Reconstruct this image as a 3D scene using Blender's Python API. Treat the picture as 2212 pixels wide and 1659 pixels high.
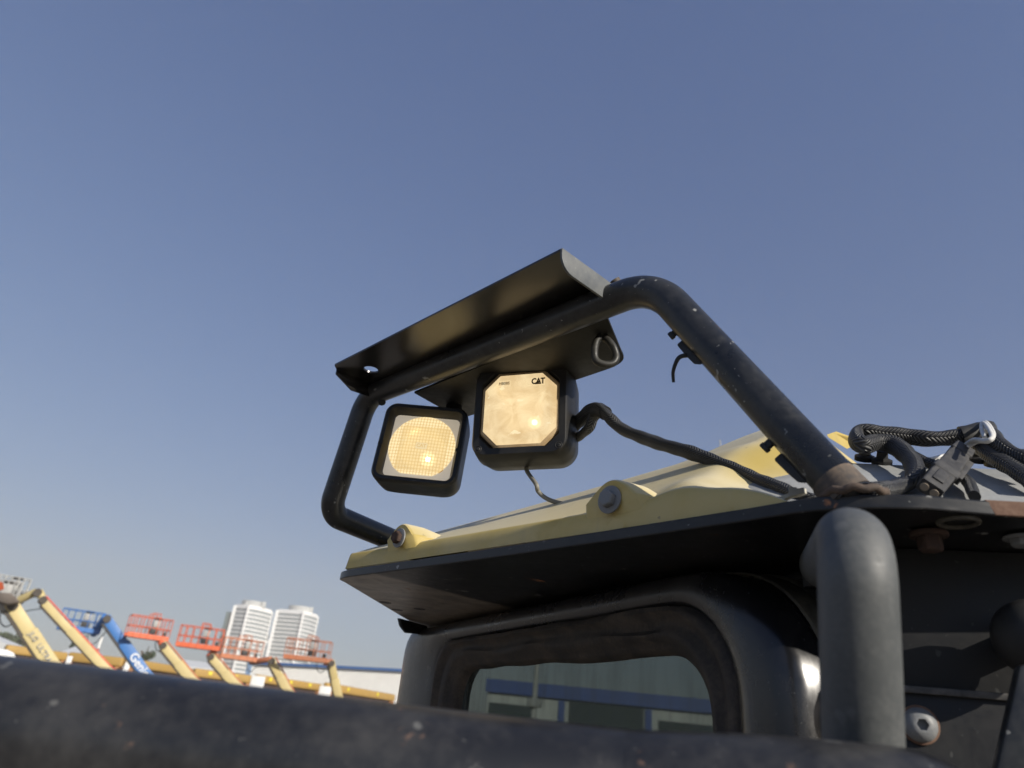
import bpy, bmesh, math, random
from mathutils import Vector, Matrix, noise as mnoise
random.seed(7)
R = math.radians
scene = bpy.context.scene
for o in list(bpy.data.objects): bpy.data.objects.remove(o)

# ------------------------------------------------------------------ camera
PITCH, ROLL, FPX, CAMZ = R(25.9), R(6.0), 1534.5, 1.9
_U = Vector((0, -math.sin(PITCH), math.cos(PITCH))); _F = Vector((0, math.cos(PITCH), math.sin(PITCH)))
_r = math.cos(ROLL) * Vector((1, 0, 0)) + math.sin(ROLL) * _U
_u = -math.sin(ROLL) * Vector((1, 0, 0)) + math.cos(ROLL) * _U
cam_d = bpy.data.cameras.new('camera'); cam = bpy.data.objects.new('camera', cam_d)
scene.collection.objects.link(cam)
cam.matrix_world = Matrix((( _r.x, _u.x, -_F.x, 0), (_r.y, _u.y, -_F.y, 0), (_r.z, _u.z, -_F.z, CAMZ), (0, 0, 0, 1)))
cam_d.sensor_width = 36; cam_d.lens = 36 * FPX / 2212; cam_d.clip_start = 0.02; cam_d.clip_end = 20000
cam_d.dof.use_dof = True; cam_d.dof.focus_distance = 0.92; cam_d.dof.aperture_fstop = 6.5
scene.camera = cam

# ------------------------------------------------------------------ light
MA = R(-48.0)                                    # heading of the machine's long roof edge
va = Vector((math.cos(MA), math.sin(MA), 0)); vb = Vector((-math.sin(MA), math.cos(MA), 0))
SUN_EL = R(23)
sh = (va * 1.0 + vb * 0.04).normalized()
sun_dir = Vector((sh.x * math.cos(SUN_EL), sh.y * math.cos(SUN_EL), math.sin(SUN_EL)))
sl = bpy.data.lights.new('sun', 'SUN'); sl.energy = 5.0; sl.angle = R(0.5); sl.color = (1.0, 0.93, 0.82)
so = bpy.data.objects.new('sun', sl); scene.collection.objects.link(so)
so.rotation_euler = sun_dir.to_track_quat('Z', 'Y').to_euler(); so.location = (0, 0, 50)
world = bpy.data.worlds.new('World'); scene.world = world; world.use_nodes = True
wt = world.node_tree; wt.nodes.clear()
sky = wt.nodes.new('ShaderNodeTexSky'); sky.sky_type = 'NISHITA'; sky.sun_disc = False
sky.sun_elevation = SUN_EL; sky.sun_rotation = math.atan2(sun_dir.x, sun_dir.y)
sky.altitude = 0; sky.air_density = 1.0; sky.dust_density = 0.6; sky.ozone_density = 1.0
# colour grade of the clear sky (the phone's tone curve flattens it): one curve per channel, same over the whole dome
ssp = wt.nodes.new('ShaderNodeSeparateColor'); scb = wt.nodes.new('ShaderNodeCombineColor'); wt.links.new(sky.outputs[0], ssp.inputs[0])
for ch, (ex, gn) in enumerate(((.82, .73), (.73, .97), (.57, 1.74))):
    pw = wt.nodes.new('ShaderNodeMath'); pw.operation = 'POWER'; pw.inputs[1].default_value = ex; ml = wt.nodes.new('ShaderNodeMath'); ml.operation = 'MULTIPLY'; ml.inputs[1].default_value = gn
    wt.links.new(ssp.outputs[ch], pw.inputs[0]); wt.links.new(pw.outputs[0], ml.inputs[0]); wt.links.new(ml.outputs[0], scb.inputs[ch])
bgn = wt.nodes.new('ShaderNodeBackground'); bgn.inputs['Strength'].default_value = 0.093
wo = wt.nodes.new('ShaderNodeOutputWorld')
wt.links.new(scb.outputs[0], bgn.inputs[0]); wt.links.new(bgn.outputs[0], wo.inputs[0])
vs = scene.view_settings
vs.view_transform = 'Standard'; vs.look = 'None'; vs.gamma = 1.0; vs.exposure = 0.30; vs.use_curve_mapping = False

# ------------------------------------------------------------------ survey helpers
CAM = Vector((0, 0, CAMZ))
def ray(x, y): return _F + (x - 1106) / FPX * _r - (y - 829.5) / FPX * _u
def MW(s, t, z): return CAM + va * s + vb * t + Vector((0, 0, z))       # machine frame -> world
def MV(s, t, z): return va * s + vb * t + Vector((0, 0, z))
def at(x, y, d): return CAM + ray(x, y) * d
def atz(x, y, z): d = ray(x, y); return CAM + d * (z / d.z)
def att(x, y, t): d = ray(x, y); return CAM + d * (t / d.dot(vb))
def atp(x, y, p0, n): d = ray(x, y); return CAM + d * ((p0 - CAM).dot(n) / d.dot(n))

# ------------------------------------------------------------------ mesh helpers
COL = scene.collection
def tag(o, label=None, cat=None, group=None, kind=None):
    if label: o['label'] = label
    if cat: o['category'] = cat
    if group: o['group'] = group
    if kind: o['kind'] = kind
    return o
def root_at(name, loc, label, cat, group=None):
    e = bpy.data.objects.new(name, None); e.empty_display_size = 0.2; e.location = loc; COL.objects.link(e)
    tag(e, label, cat, group); return e
def origin_of(o):
    v = Vector((0, 0, 0))
    while o is not None: v += o.location; o = o.parent
    return v
def link_mesh(name, me, mat, parent=None, loc=None, smooth=35):
    o = bpy.data.objects.new(name, me); COL.objects.link(o)
    if mat is not None and not me.materials: me.materials.append(mat)
    if parent is not None: o.parent = parent
    if loc is not None: o.location = loc
    if smooth is not None:
        me.polygons.foreach_set('use_smooth', [True] * len(me.polygons))
        me.set_sharp_from_angle(angle=R(smooth))
    return o
class MB:
    """collects geometry in world space, builds one mesh object"""
    def __init__(self): self.v = []; self.f = []; self.uv = {}
    def add(self, verts, faces, uvs=None):
        n = len(self.v); self.v += [Vector(p) for p in verts]
        for i, f in enumerate(faces):
            if uvs: self.uv[len(self.f)] = uvs[i]
            self.f.append([k + n for k in f])
    def box(self, c, ax, ay, az, sx, sy, sz):
        c = Vector(c); vs_ = []
        for dx, dy, dz in ((-1,-1,-1),(1,-1,-1),(1,1,-1),(-1,1,-1),(-1,-1,1),(1,-1,1),(1,1,1),(-1,1,1)):
            vs_.append(c + ax * (dx * sx / 2) + ay * (dy * sy / 2) + az * (dz * sz / 2))
        self.add(vs_, [(0,3,2,1),(4,5,6,7),(0,1,5,4),(1,2,6,5),(2,3,7,6),(3,0,4,7)])
    def prism(self, poly, z0, z1):
        n = len(poly); vs_ = [Vector((p[0], p[1], z0)) for p in poly] + [Vector((p[0], p[1], z1)) for p in poly]
        self.add(vs_, [tuple(range(n - 1, -1, -1)), tuple(range(n, 2 * n))] + [(i, (i + 1) % n, n + (i + 1) % n, n + i) for i in range(n)])
    def extrude(self, loop, vec):
        n = len(loop); vs_ = [Vector(p) for p in loop] + [Vector(p) + vec for p in loop]
        self.add(vs_, [tuple(range(n - 1, -1, -1)), tuple(range(n, 2 * n))] + [(i, (i + 1) % n, n + (i + 1) % n, n + i) for i in range(n)])
    def bar(self, p, q, r, n=8): self.tube([p, q], r, n)
    def tube(self, pts, r, n=16, caps=True, rf=None, flat=1.0):
        pts = [Vector(p) for p in pts]; m = len(pts)
        tans = []
        for i in range(m):
            a_ = pts[max(i - 1, 0)]; b_ = pts[min(i + 1, m - 1)]; tans.append((b_ - a_).normalized())
        ref = Vector((0, 0, 1)) if abs(tans[0].z) < .9 else Vector((1, 0, 0))
        nx = tans[0].cross(ref).normalized(); rings = []; L = 0; us = []
        for i in range(m):
            if i: L += (pts[i] - pts[i - 1]).length
            us.append(L)
            nx = (nx - tans[i] * nx.dot(tans[i])).normalized(); ny = tans[i].cross(nx)
            rr = r if rf is None else r * rf(L)
            rings.append([pts[i] + (nx * math.cos(2 * math.pi * k / n) + ny * math.sin(2 * math.pi * k / n) * flat) * rr for k in range(n)])
        vs_ = [p for rg in rings for p in rg]; fs = []; uv = []
        for i in range(m - 1):
            for k in range(n):
                k2 = (k + 1) % n
                fs.append((i * n + k, i * n + k2, (i + 1) * n + k2, (i + 1) * n + k))
                uv.append(((us[i], k / n), (us[i], (k + 1) / n), (us[i + 1], (k + 1) / n), (us[i + 1], k / n)))
        if caps:
            fs.append(tuple(range(n - 1, -1, -1))); uv.append([(0, 0)] * n)
            fs.append(tuple((m - 1) * n + k for k in range(n))); uv.append([(0, 0)] * n)
        self.add(vs_, fs, uv)
    def loft(self, loops, cap0=True, cap1=True):
        n = len(loops[0]); vs_ = [p for l in loops for p in l]; fs = []
        for i in range(len(loops) - 1):
            for k in range(n):
                k2 = (k + 1) % n; fs.append((i * n + k, i * n + k2, (i + 1) * n + k2, (i + 1) * n + k))
        if cap0: fs.append(tuple(range(n - 1, -1, -1)))
        if cap1: fs.append(tuple((len(loops) - 1) * n + k for k in range(n)))
        self.add(vs_, fs)
    def build(self, name, mat, parent=None, smooth=35, bevel=0, seg=2):
        o0 = origin_of(parent) if parent is not None else None
        c = o0 if o0 is not None else Vector((0, 0, 0))
        me = bpy.data.meshes.new(name); me.from_pydata([p - c for p in self.v], [], self.f)
        if self.uv:
            ul = me.uv_layers.new(name='UVMap')
            for pi, uvs in self.uv.items():
                for li, q in zip(me.polygons[pi].loop_indices, uvs): ul.data[li].uv = q
        bm = bmesh.new(); bm.from_mesh(me)
        bmesh.ops.recalc_face_normals(bm, faces=bm.faces)
        if bevel: bmesh.ops.bevel(bm, geom=[e for e in bm.edges if e.calc_face_angle(0) > R(30)], offset=bevel, segments=seg, profile=.5, affect='EDGES', clamp_overlap=True)
        bm.to_mesh(me); bm.free()
        return link_mesh(name, me, mat, parent, None, smooth)
def thing_mesh(mb, name, mat, base, label, cat, group=None, smooth=35, bevel=0):
    """a one-mesh thing whose origin lies at its base"""
    e = bpy.data.objects.new('tmp', None); e.location = base
    o = mb.build(name, mat, e, smooth, bevel); o.parent = None; o.location = base
    bpy.data.objects.remove(e); return tag(o, label, cat, group)
def fillet(pts, rads, seg=10):
    pts = [Vector(p) for p in pts]; out = [pts[0]]
    for i in range(1, len(pts) - 1):
        p = pts[i]; a_ = (pts[i - 1] - p).normalized(); b_ = (pts[i + 1] - p).normalized()
        ang = a_.angle(b_); rr = rads[i - 1]; tl = rr / math.tan(ang / 2)
        tl = min(tl, .48 * (pts[i - 1] - p).length, .48 * (pts[i + 1] - p).length); rr = tl * math.tan(ang / 2)
        c = p + (a_ + b_).normalized() * (rr / math.sin(ang / 2)); s0 = p + a_ * tl - c; s1 = p + b_ * tl - c
        for k in range(seg + 1):
            t = k / seg; th = s0.angle(s1); v = (s0 * math.sin((1 - t) * th) + s1 * math.sin(t * th)) / math.sin(th); out.append(c + v)
    out.append(pts[-1]); return out
def spline(pts, n=10):
    pts = [Vector(p) for p in pts]; out = []
    P = [pts[0] * 2 - pts[1]] + pts + [pts[-1] * 2 - pts[-2]]
    for i in range(1, len(P) - 2):
        for k in range(n):
            t = k / n; a_, b_, c_, d_ = P[i - 1], P[i], P[i + 1], P[i + 2]
            out.append(.5 * ((2 * b_) + (-a_ + c_) * t + (2 * a_ - 5 * b_ + 4 * c_ - d_) * t * t + (-a_ + 3 * b_ - 3 * c_ + d_) * t ** 3))
    out.append(pts[-1]); return out
def resample(pts, step):
    out = [Vector(pts[0])]; acc = 0
    for i in range(1, len(pts)):
        a_, b_ = Vector(pts[i - 1]), Vector(pts[i]); L = (b_ - a_).length; d = step - acc
        while d <= L: out.append(a_.lerp(b_, d / L)); d += step
        acc = L - (d - step)
    return out
def rrect(w, h, r, n=6):
    out = []
    for cx, cy, a0 in ((w/2-r, h/2-r, 0), (-w/2+r, h/2-r, 90), (-w/2+r, -h/2+r, 180), (w/2-r, -h/2+r, 270)):
        for k in range(n + 1):
            a_ = R(a0 + 90 * k / n); out.append((cx + r * math.cos(a_), cy + r * math.sin(a_)))
    return out
def text_mesh(txt, size, depth=0.0, offset=0.0, shear=0.0, space=1.0):
    cu = bpy.data.curves.new('t', 'FONT'); cu.body = txt; cu.size = size; cu.extrude = depth; cu.offset = offset
    cu.shear = shear; cu.space_character = space; cu.align_x = 'CENTER'; cu.align_y = 'CENTER'; cu.resolution_u = 3
    o = bpy.data.objects.new('t', cu); COL.objects.link(o)
    dg = bpy.context.evaluated_depsgraph_get(); dg.update()
    me = bpy.data.meshes.new_from_object(o.evaluated_get(dg)); bpy.data.objects.remove(o); bpy.data.curves.remove(cu)
    return [v.co.copy() for v in me.vertices], [tuple(p.vertices) for p in me.polygons]
def add_text(mb, txt, size, o, ax, ay, an, depth, offset=0, shear=0, space=1.0, sx=1.0):
    v, f = text_mesh(txt, size, depth, offset, shear, space)
    mb.add([o + ax * (p.x * sx) + ay * p.y + an * p.z for p in v], f)

# ------------------------------------------------------------------ materials
def newmat(name):
    m = bpy.data.materials.new(name); m.use_nodes = True; nt = m.node_tree; nt.nodes.clear()
    out = nt.nodes.new('ShaderNodeOutputMaterial'); p = nt.nodes.new('ShaderNodeBsdfPrincipled')
    nt.links.new(p.outputs[0], out.inputs[0]); return m, nt, p, out
def N(nt, typ, **kw):
    n = nt.nodes.new(typ)
    for k, v in kw.items():
        if k in n.inputs.keys(): n.inputs[k].default_value = v
        else: setattr(n, k, v)
    return n
def coords(nt, scale=(1, 1, 1), rot=(0, 0, 0)):
    tc = nt.nodes.new('ShaderNodeTexCoord'); mp = nt.nodes.new('ShaderNodeMapping')
    mp.inputs['Scale'].default_value = scale; mp.inputs['Rotation'].default_value = rot
    nt.links.new(tc.outputs['Object'], mp.inputs[0]); return mp.outputs[0]
def nz(nt, vec, scale, detail=4, rough=.55, dist=0):
    n = N(nt, 'ShaderNodeTexNoise'); n.inputs['Scale'].default_value = scale; n.inputs['Detail'].default_value = detail
    n.inputs['Roughness'].default_value = rough; n.inputs['Distortion'].default_value = dist
    if vec is not None: nt.links.new(vec, n.inputs['Vector'])
    return n.outputs['Fac']
def ramp(nt, fac, lo, hi, a_=0.0, b_=1.0):
    m = N(nt, 'ShaderNodeMapRange'); m.inputs['From Min'].default_value = lo; m.inputs['From Max'].default_value = hi
    m.inputs['To Min'].default_value = a_; m.inputs['To Max'].default_value = b_; m.interpolation_type = 'SMOOTHSTEP'
    nt.links.new(fac, m.inputs['Value']); return m.outputs['Result']
def mth(nt, op, a_, b_=None):
    m = nt.nodes.new('ShaderNodeMath'); m.operation = op
    for i, q in enumerate((a_, b_)):
        if q is None: continue
        if isinstance(q, (int, float)): m.inputs[i].default_value = q
        else: nt.links.new(q, m.inputs[i])
    return m.outputs[0]
def mix(nt, fac, c1, c2):
    m = nt.nodes.new('ShaderNodeMix'); m.data_type = 'RGBA'
    if isinstance(fac, (int, float)): m.inputs['Factor'].default_value = fac
    else: nt.links.new(fac, m.inputs['Factor'])
    for key, c in ((6, c1), (7, c2)):
        if isinstance(c, tuple): m.inputs[key].default_value = (*c[:3], 1)
        else: nt.links.new(c, m.inputs[key])
    return m.outputs[2]
def bump(nt, h, strength, dist, p):
    b = nt.nodes.new('ShaderNodeBump'); b.inputs['Strength'].default_value = strength; b.inputs['Distance'].default_value = dist
    nt.links.new(h, b.inputs['Height']); nt.links.new(b.outputs[0], p.inputs['Normal']); return b
def worn(name, base, dust, amount=.5, rough=.4, specks=.0, rust=.0, dscale=9, bstr=.15, dr=.38, stretch=(1, 1, 1), speckcol=(.35, .35, .33), rustcol=(.23, .10, .045), fine=120, spec=.5):
    """painted / moulded surface with dust film, chips and rust blooms"""
    m, nt, p, out = newmat(name); v = coords(nt, stretch); v1 = coords(nt)
    f = mth(nt, 'ADD', mth(nt, 'MULTIPLY', nz(nt, v, dscale, 6, .62, .4), .72), mth(nt, 'MULTIPLY', nz(nt, v, fine, 3, .6), .28))
    d = ramp(nt, f, .36, .68, 0, amount); c = mix(nt, d, base, dust)
    rg = mth(nt, 'ADD', mth(nt, 'MULTIPLY', d, dr), rough)
    if specks:
        s = ramp(nt, nz(nt, v1, 62, 2, .5), .70, .74, 0, specks); c = mix(nt, s, c, speckcol)
        s2 = ramp(nt, nz(nt, v1, 210, 2, .5), .71, .75, 0, specks * .8); c = mix(nt, s2, c, speckcol)
        rg = mth(nt, 'ADD', rg, mth(nt, 'MULTIPLY', s, .2))
    if rust:
        k = ramp(nt, nz(nt, v1, 21, 6, .65, .3), .70 - .16 * rust, .76 - .13 * rust)
        c = mix(nt, k, c, mix(nt, nz(nt, v1, 180, 4), rustcol, tuple(q * 2.1 for q in rustcol))); rg = mth(nt, 'ADD', rg, mth(nt, 'MULTIPLY', k, .35))
    nt.links.new(c, p.inputs['Base Color']); nt.links.new(mth(nt, 'MINIMUM', rg, .95), p.inputs['Roughness'])
    p.inputs['Specular IOR Level'].default_value = spec
    if bstr: bump(nt, f, bstr, .0015, p)
    return m
def plain(name, col, rough=.5, metal=0, spec=.5, var=.12, scale=8):
    m, nt, p, out = newmat(name); v = coords(nt)
    c = mix(nt, nz(nt, v, scale, 5, .6), tuple(q * (1 - var) for q in col), tuple(min(1, q * (1 + var)) for q in col))
    nt.links.new(c, p.inputs['Base Color']); p.inputs['Roughness'].default_value = rough; p.inputs['Metallic'].default_value = metal
    p.inputs['Specular IOR Level'].default_value = spec; return m

M_tube = worn('black_paint_dusty', (.0075, .0085, .0105), (.060, .060, .058), .50, .27, specks=.6, rust=.04, dscale=13, spec=.5)
M_rail = worn('black_paint_scuffed', (.013, .0135, .0155), (.075, .073, .070), .46, .30, specks=.22, rust=.38, dscale=7, rustcol=(.13, .075, .05), spec=.5)
M_visor = worn('visor_black_brown', (.007, .0062, .0056), (.020, .0145, .010), .7, .21, dscale=5, bstr=.01, dr=.08, spec=.7)
M_olive = worn('bracket_olive_black', (.006, .0058, .005), (.014, .0132, .0105), .6, .45, dscale=9, spec=.35)
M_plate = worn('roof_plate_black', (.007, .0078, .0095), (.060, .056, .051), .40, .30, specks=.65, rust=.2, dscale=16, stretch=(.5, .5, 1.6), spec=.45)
M_door = worn('door_black_gloss', (.0065, .007, .009), (.050, .045, .040), .60, .22, specks=.14, dscale=5, stretch=(1, 1, .6), bstr=.012, spec=.6)
M_seal = worn('perished_rubber_seal', (.026, .022, .019), (.105, .085, .067), .85, .60, dscale=22, bstr=.5, fine=260, spec=.3)
M_tan = worn('dusty_flange', (.035, .033, .029), (.17, .155, .12), .85, .62, rust=.10, dscale=12, bstr=.3, spec=.3)
M_dark = worn('recess_black', (.010, .0105, .012), (.030, .030, .030), .6, .45, specks=.12, dscale=6, spec=.4)
M_handle = worn('grey_rubber_grip', (.068, .074, .076), (.130, .133, .130), .9, .46, specks=.18, dscale=11, bstr=.12, fine=300, speckcol=(.24, .24, .235))
M_cover = worn('weathered_grey_cover', (.24, .25, .255), (.36, .365, .36), .8, .75, dscale=14, bstr=.25, fine=240)
M_hood = None
M_plastic = worn('lamp_black_plastic', (.0075, .0075, .0085), (.034, .032, .027), .5, .40, dscale=17, bstr=.25, fine=420, spec=.4)
M_zinc = worn('zinc_bolt', (.17, .18, .19), (.26, .25, .23), .6, .45, rust=.10, dscale=40, bstr=.5, fine=500)
M_rustbolt = worn('rusty_bolt', (.040, .022, .016), (.085, .050, .036), .8, .75, dscale=80, bstr=.6)
M_rust = worn('rust_scale', (.115, .062, .042), (.22, .145, .105), .8, .85, dscale=30, bstr=.6, fine=300)
M_white = worn('white_wire', (.62, .62, .60), (.42, .41, .38), .6, .45, dscale=60)
M_conn = worn('connector_plastic', (.020, .020, .0215), (.10, .097, .094), .55, .6, dscale=60, bstr=.3, fine=500)
M_pin = plain('connector_plug_tan', (.33, .27, .20), .55)
M_clip = worn('cable_clip_black', (.012, .012, .013), (.03, .03, .028), .6, .5, dscale=40)
M_wire = plain('grey_flex', (.21, .20, .165), .55)

def hood_mat():
    m, nt, p, out = newmat('cream_yellow_gelcoat'); v = coords(nt)
    f = nz(nt, v, 5.5, 6, .62, .5); g = nz(nt, v, 30, 5, .6)
    c = mix(nt, ramp(nt, f, .38, .66), (.50, .375, .10), (.57, .455, .19))
    c = mix(nt, ramp(nt, g, .58, .74, 0, .45), c, (.42, .31, .09))
    st = nz(nt, coords(nt, (30, 30, 3)), 1.2, 4, .6); c = mix(nt, ramp(nt, st, .60, .75, 0, .25), c, (.38, .31, .17))
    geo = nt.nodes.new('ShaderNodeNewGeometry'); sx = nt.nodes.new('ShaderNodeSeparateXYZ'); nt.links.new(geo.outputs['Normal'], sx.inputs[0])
    up = ramp(nt, sx.outputs['Z'], .55, .93, 0, .80); c = mix(nt, up, c, (.78, .70, .49))  # upward faces chalky pale, with the sun's brightening painted into the colour
    gr = ramp(nt, nz(nt, v, 14, 7, .7, .9), .54, .74, 0, .34); c = mix(nt, gr, c, (.33, .27, .155)); ch = ramp(nt, nz(nt, v, 75, 3, .6), .70, .74, 0, .6); c = mix(nt, ch, c, (.22, .18, .12))
    nt.links.new(c, p.inputs['Base Color']); p.inputs['Roughness'].default_value = .48
    bump(nt, nz(nt, v, 140, 5, .65), .12, .001, p); return m
M_hood = hood_mat()

def braid_mat():
    m, nt, p, out = newmat('braided_loom'); uv = nt.nodes.new('ShaderNodeUVMap'); sp = nt.nodes.new('ShaderNodeSeparateXYZ'); nt.links.new(uv.outputs[0], sp.inputs[0])
    tri = mth(nt, 'PINGPONG', mth(nt, 'MULTIPLY', sp.outputs['Y'], 8.0), 1.0)
    ph = mth(nt, 'ADD', mth(nt, 'MULTIPLY', sp.outputs['X'], 1 / .0038), mth(nt, 'MULTIPLY', tri, 1.5))
    w = mth(nt, 'SINE', mth(nt, 'MULTIPLY', ph, 2 * math.pi)); w = ramp(nt, w, -1, 1)
    grv = ramp(nt, mth(nt, 'ABSOLUTE', mth(nt, 'SUBTRACT', tri, .5)), .36, .5, 1, .35); h = mth(nt, 'MULTIPLY', w, grv)
    v = coords(nt); dz = ramp(nt, nz(nt, v, 22, 5, .6), .42, .75, 0, .75)
    c = mix(nt, h, (.004, .004, .005), mix(nt, dz, (.052, .053, .055), (.15, .15, .147)))
    nt.links.new(c, p.inputs['Base Color']); p.inputs['Roughness'].default_value = .5
    bump(nt, h, 1.0, .0016, p); return m
M_braid = braid_mat()

def glass_mat():
    m, nt, p, out = newmat('dusty_cab_glass'); v = coords(nt, (1, 1, .22)); v1 = coords(nt)
    d = ramp(nt, nz(nt, v, 40, 6, .65), .36, .75, .10, .42)
    d2 = ramp(nt, nz(nt, coords(nt, (1, 1, .05)), 95, 2, .5), .72, .78, 0, .35); d = mth(nt, 'MAXIMUM', d, d2)
    gl = nt.nodes.new('ShaderNodeBsdfGlossy'); gl.inputs['Roughness'].default_value = .015; gl.inputs['Color'].default_value = (.36, .42, .40, 1)
    dk = nt.nodes.new('ShaderNodeBsdfTransparent'); dk.inputs[0].default_value = (.28, .34, .31, 1)
    fr = nt.nodes.new('ShaderNodeFresnel'); fr.inputs['IOR'].default_value = 1.7
    fac = mth(nt, 'ADD', mth(nt, 'MULTIPLY', fr.outputs[0], .8), .30)
    m1 = nt.nodes.new('ShaderNodeMixShader'); nt.links.new(fac, m1.inputs[0]); nt.links.new(dk.outputs[0], m1.inputs[1]); nt.links.new(gl.outputs[0], m1.inputs[2])
    df = nt.nodes.new('ShaderNodeBsdfDiffuse'); df.inputs[0].default_value = (.15, .165, .15, 1)
    m2 = nt.nodes.new('ShaderNodeMixShader'); nt.links.new(d, m2.inputs[0]); nt.links.new(m1.outputs[0], m2.inputs[1]); nt.links.new(df.outputs[0], m2.inputs[2])
    nt.links.new(m2.outputs[0], out.inputs[0]); return m
M_glass = glass_mat()

def lens_dirty():
    """scratched, smeared frosted cover glowing from the lamp behind it"""
    m, nt, p, out = newmat('lamp_lens_scratched'); v = coords(nt)
    a_ = nz(nt, v, 34, 6, .6, .9); b_ = nz(nt, coords(nt, (1, 1, 1)), 11, 3, .5, 1.5)
    f = mth(nt, 'ADD', mth(nt, 'MULTIPLY', a_, .55), mth(nt, 'MULTIPLY', b_, .45))
    c = mix(nt, ramp(nt, f, .34, .66), (.74, .52, .26), (1.0, .79, .46))
    sc = ramp(nt, nz(nt, coords(nt, (6, 60, 25), (.4, .7, .2)), 3.5, 2, .4, .2), .66, .70, 0, .75); c = mix(nt, sc, c, (1, .86, .55))
    em = nt.nodes.new('ShaderNodeEmission'); nt.links.new(c, em.inputs[0]); em.inputs[1].default_value = 1.0
    tr = nt.nodes.new('ShaderNodeBsdfTransparent'); gl = nt.nodes.new('ShaderNodeBsdfGlossy'); gl.inputs['Roughness'].default_value = .12
    lw = nt.nodes.new('ShaderNodeFresnel'); lw.inputs['IOR'].default_value = 1.45
    m1 = nt.nodes.new('ShaderNodeMixShader'); m1.inputs[0].default_value = .80; nt.links.new(tr.outputs[0], m1.inputs[1]); nt.links.new(em.outputs[0], m1.inputs[2])
    m2 = nt.nodes.new('ShaderNodeMixShader'); nt.links.new(lw.outputs[0], m2.inputs[0]); nt.links.new(m1.outputs[0], m2.inputs[1]); nt.links.new(gl.outputs[0], m2.inputs[2])
    bump(nt, a_, .2, .0006, gl); nt.links.new(m2.outputs[0], out.inputs[0]); return m
def lens_prism():
    m, nt, p, out = newmat('lamp_lens_prismatic'); uv = nt.nodes.new('ShaderNodeUVMap'); sp = nt.nodes.new('ShaderNodeSeparateXYZ'); nt.links.new(uv.outputs[0], sp.inputs[0])
    gx = mth(nt, 'ABSOLUTE', mth(nt, 'SINE', mth(nt, 'MULTIPLY', sp.outputs['X'], math.pi * 22))); gy = mth(nt, 'ABSOLUTE', mth(nt, 'SINE', mth(nt, 'MULTIPLY', sp.outputs['Y'], math.pi * 20)))
    h = mth(nt, 'MULTIPLY', ramp(nt, gx, .12, .8, .25, 1), ramp(nt, gy, .12, .8, .35, 1))
    glow_blot = nz(nt, uv.outputs[0], 5.5, 4, .6, .6)
    c = mix(nt, h, (.54, .35, .13), (1.0, .80, .43)); c = mix(nt, ramp(nt, glow_blot, .50, .85, 0, .5), c, mix(nt, h, (.80, .58, .22), (1, .92, .60)))  # brighter blotches: uneven lamp glow painted into the lens emission
    em = nt.nodes.new('ShaderNodeEmission'); nt.links.new(c, em.inputs[0]); em.inputs[1].default_value = 1.2
    tr = nt.nodes.new('ShaderNodeBsdfTransparent'); m1 = nt.nodes.new('ShaderNodeMixShader'); nt.links.new(ramp(nt, h, 0, 1, .9, .55), m1.inputs[0]); nt.links.new(tr.outputs[0], m1.inputs[1]); nt.links.new(em.outputs[0], m1.inputs[2])
    nt.links.new(m1.outputs[0], out.inputs[0]); return m
M_lensB = lens_dirty(); M_lensA = lens_prism()
def emis(name, col, st):
    m, nt, p, out = newmat(name); e = nt.nodes.new('ShaderNodeEmission'); e.inputs[0].default_value = (*col, 1); e.inputs[1].default_value = st
    nt.links.new(e.outputs[0], out.inputs[0]); return m
def glow_mat():
    m, nt, p, out = newmat('bulb_halo_glow'); e = nt.nodes.new('ShaderNodeEmission'); e.inputs[0].default_value = (1, .82, .42, 1); e.inputs[1].default_value = 1.6
    tr = nt.nodes.new('ShaderNodeBsdfTransparent'); lw = nt.nodes.new('ShaderNodeLayerWeight'); lw.inputs['Blend'].default_value = .35
    m1 = nt.nodes.new('ShaderNodeMixShader'); nt.links.new(mth(nt, 'MULTIPLY', mth(nt, 'SUBTRACT', 1.0, lw.outputs['Facing']), .55), m1.inputs[0]); nt.links.new(tr.outputs[0], m1.inputs[1]); nt.links.new(e.outputs[0], m1.inputs[2]); nt.links.new(m1.outputs[0], out.inputs[0]); return m
M_glow = glow_mat()
M_bulb = emis('lit_filament', (1.0, .80, .42), 14.0)
def clear_mat():
    m, nt, p, out = newmat('clear_cover'); tr = nt.nodes.new('ShaderNodeBsdfTransparent'); tr.inputs[0].default_value = (.93, .93, .92, 1)
    gl = nt.nodes.new('ShaderNodeBsdfGlossy'); gl.inputs['Roughness'].default_value = .08
    fr = nt.nodes.new('ShaderNodeFresnel'); fr.inputs['IOR'].default_value = 1.45; m1 = nt.nodes.new('ShaderNodeMixShader')
    nt.links.new(fr.outputs[0], m1.inputs[0]); nt.links.new(tr.outputs[0], m1.inputs[1]); nt.links.new(gl.outputs[0], m1.inputs[2]); nt.links.new(m1.outputs[0], out.inputs[0]); return m
M_clear = clear_mat()
M_reflA = plain('reflector_satin', (.66, .64, .60), .35, .15)
_p = [n for n in M_reflA.node_tree.nodes if n.type == 'BSDF_PRINCIPLED'][0]; _p.inputs['Emission Color'].default_value = (1, .86, .66, 1); _p.inputs['Emission Strength'].default_value = .26   # light leaking through the moulded rim of the lit lamp
M_reflB = plain('reflector_warm', (.85, .72, .5), .25, .8)
M_print = plain('lens_print_brown', (.10, .065, .03), .5)
M_emboss = emis('lens_embossed_rim', (1.0, .80, .45), .80)

# ================================================================== ground
ga = MB(); gs = 6000
ga.add([(-gs, -gs, 0), (gs, -gs, 0), (gs, gs, 0), (-gs, gs, 0)], [(0, 1, 2, 3)])
M_ground = worn('sandy_yard', (.17, .15, .125), (.25, .22, .18), .8, .85, dscale=.15, fine=3, bstr=.2)
tag(ga.build('ground', M_ground, None, None), kind='structure')

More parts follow.
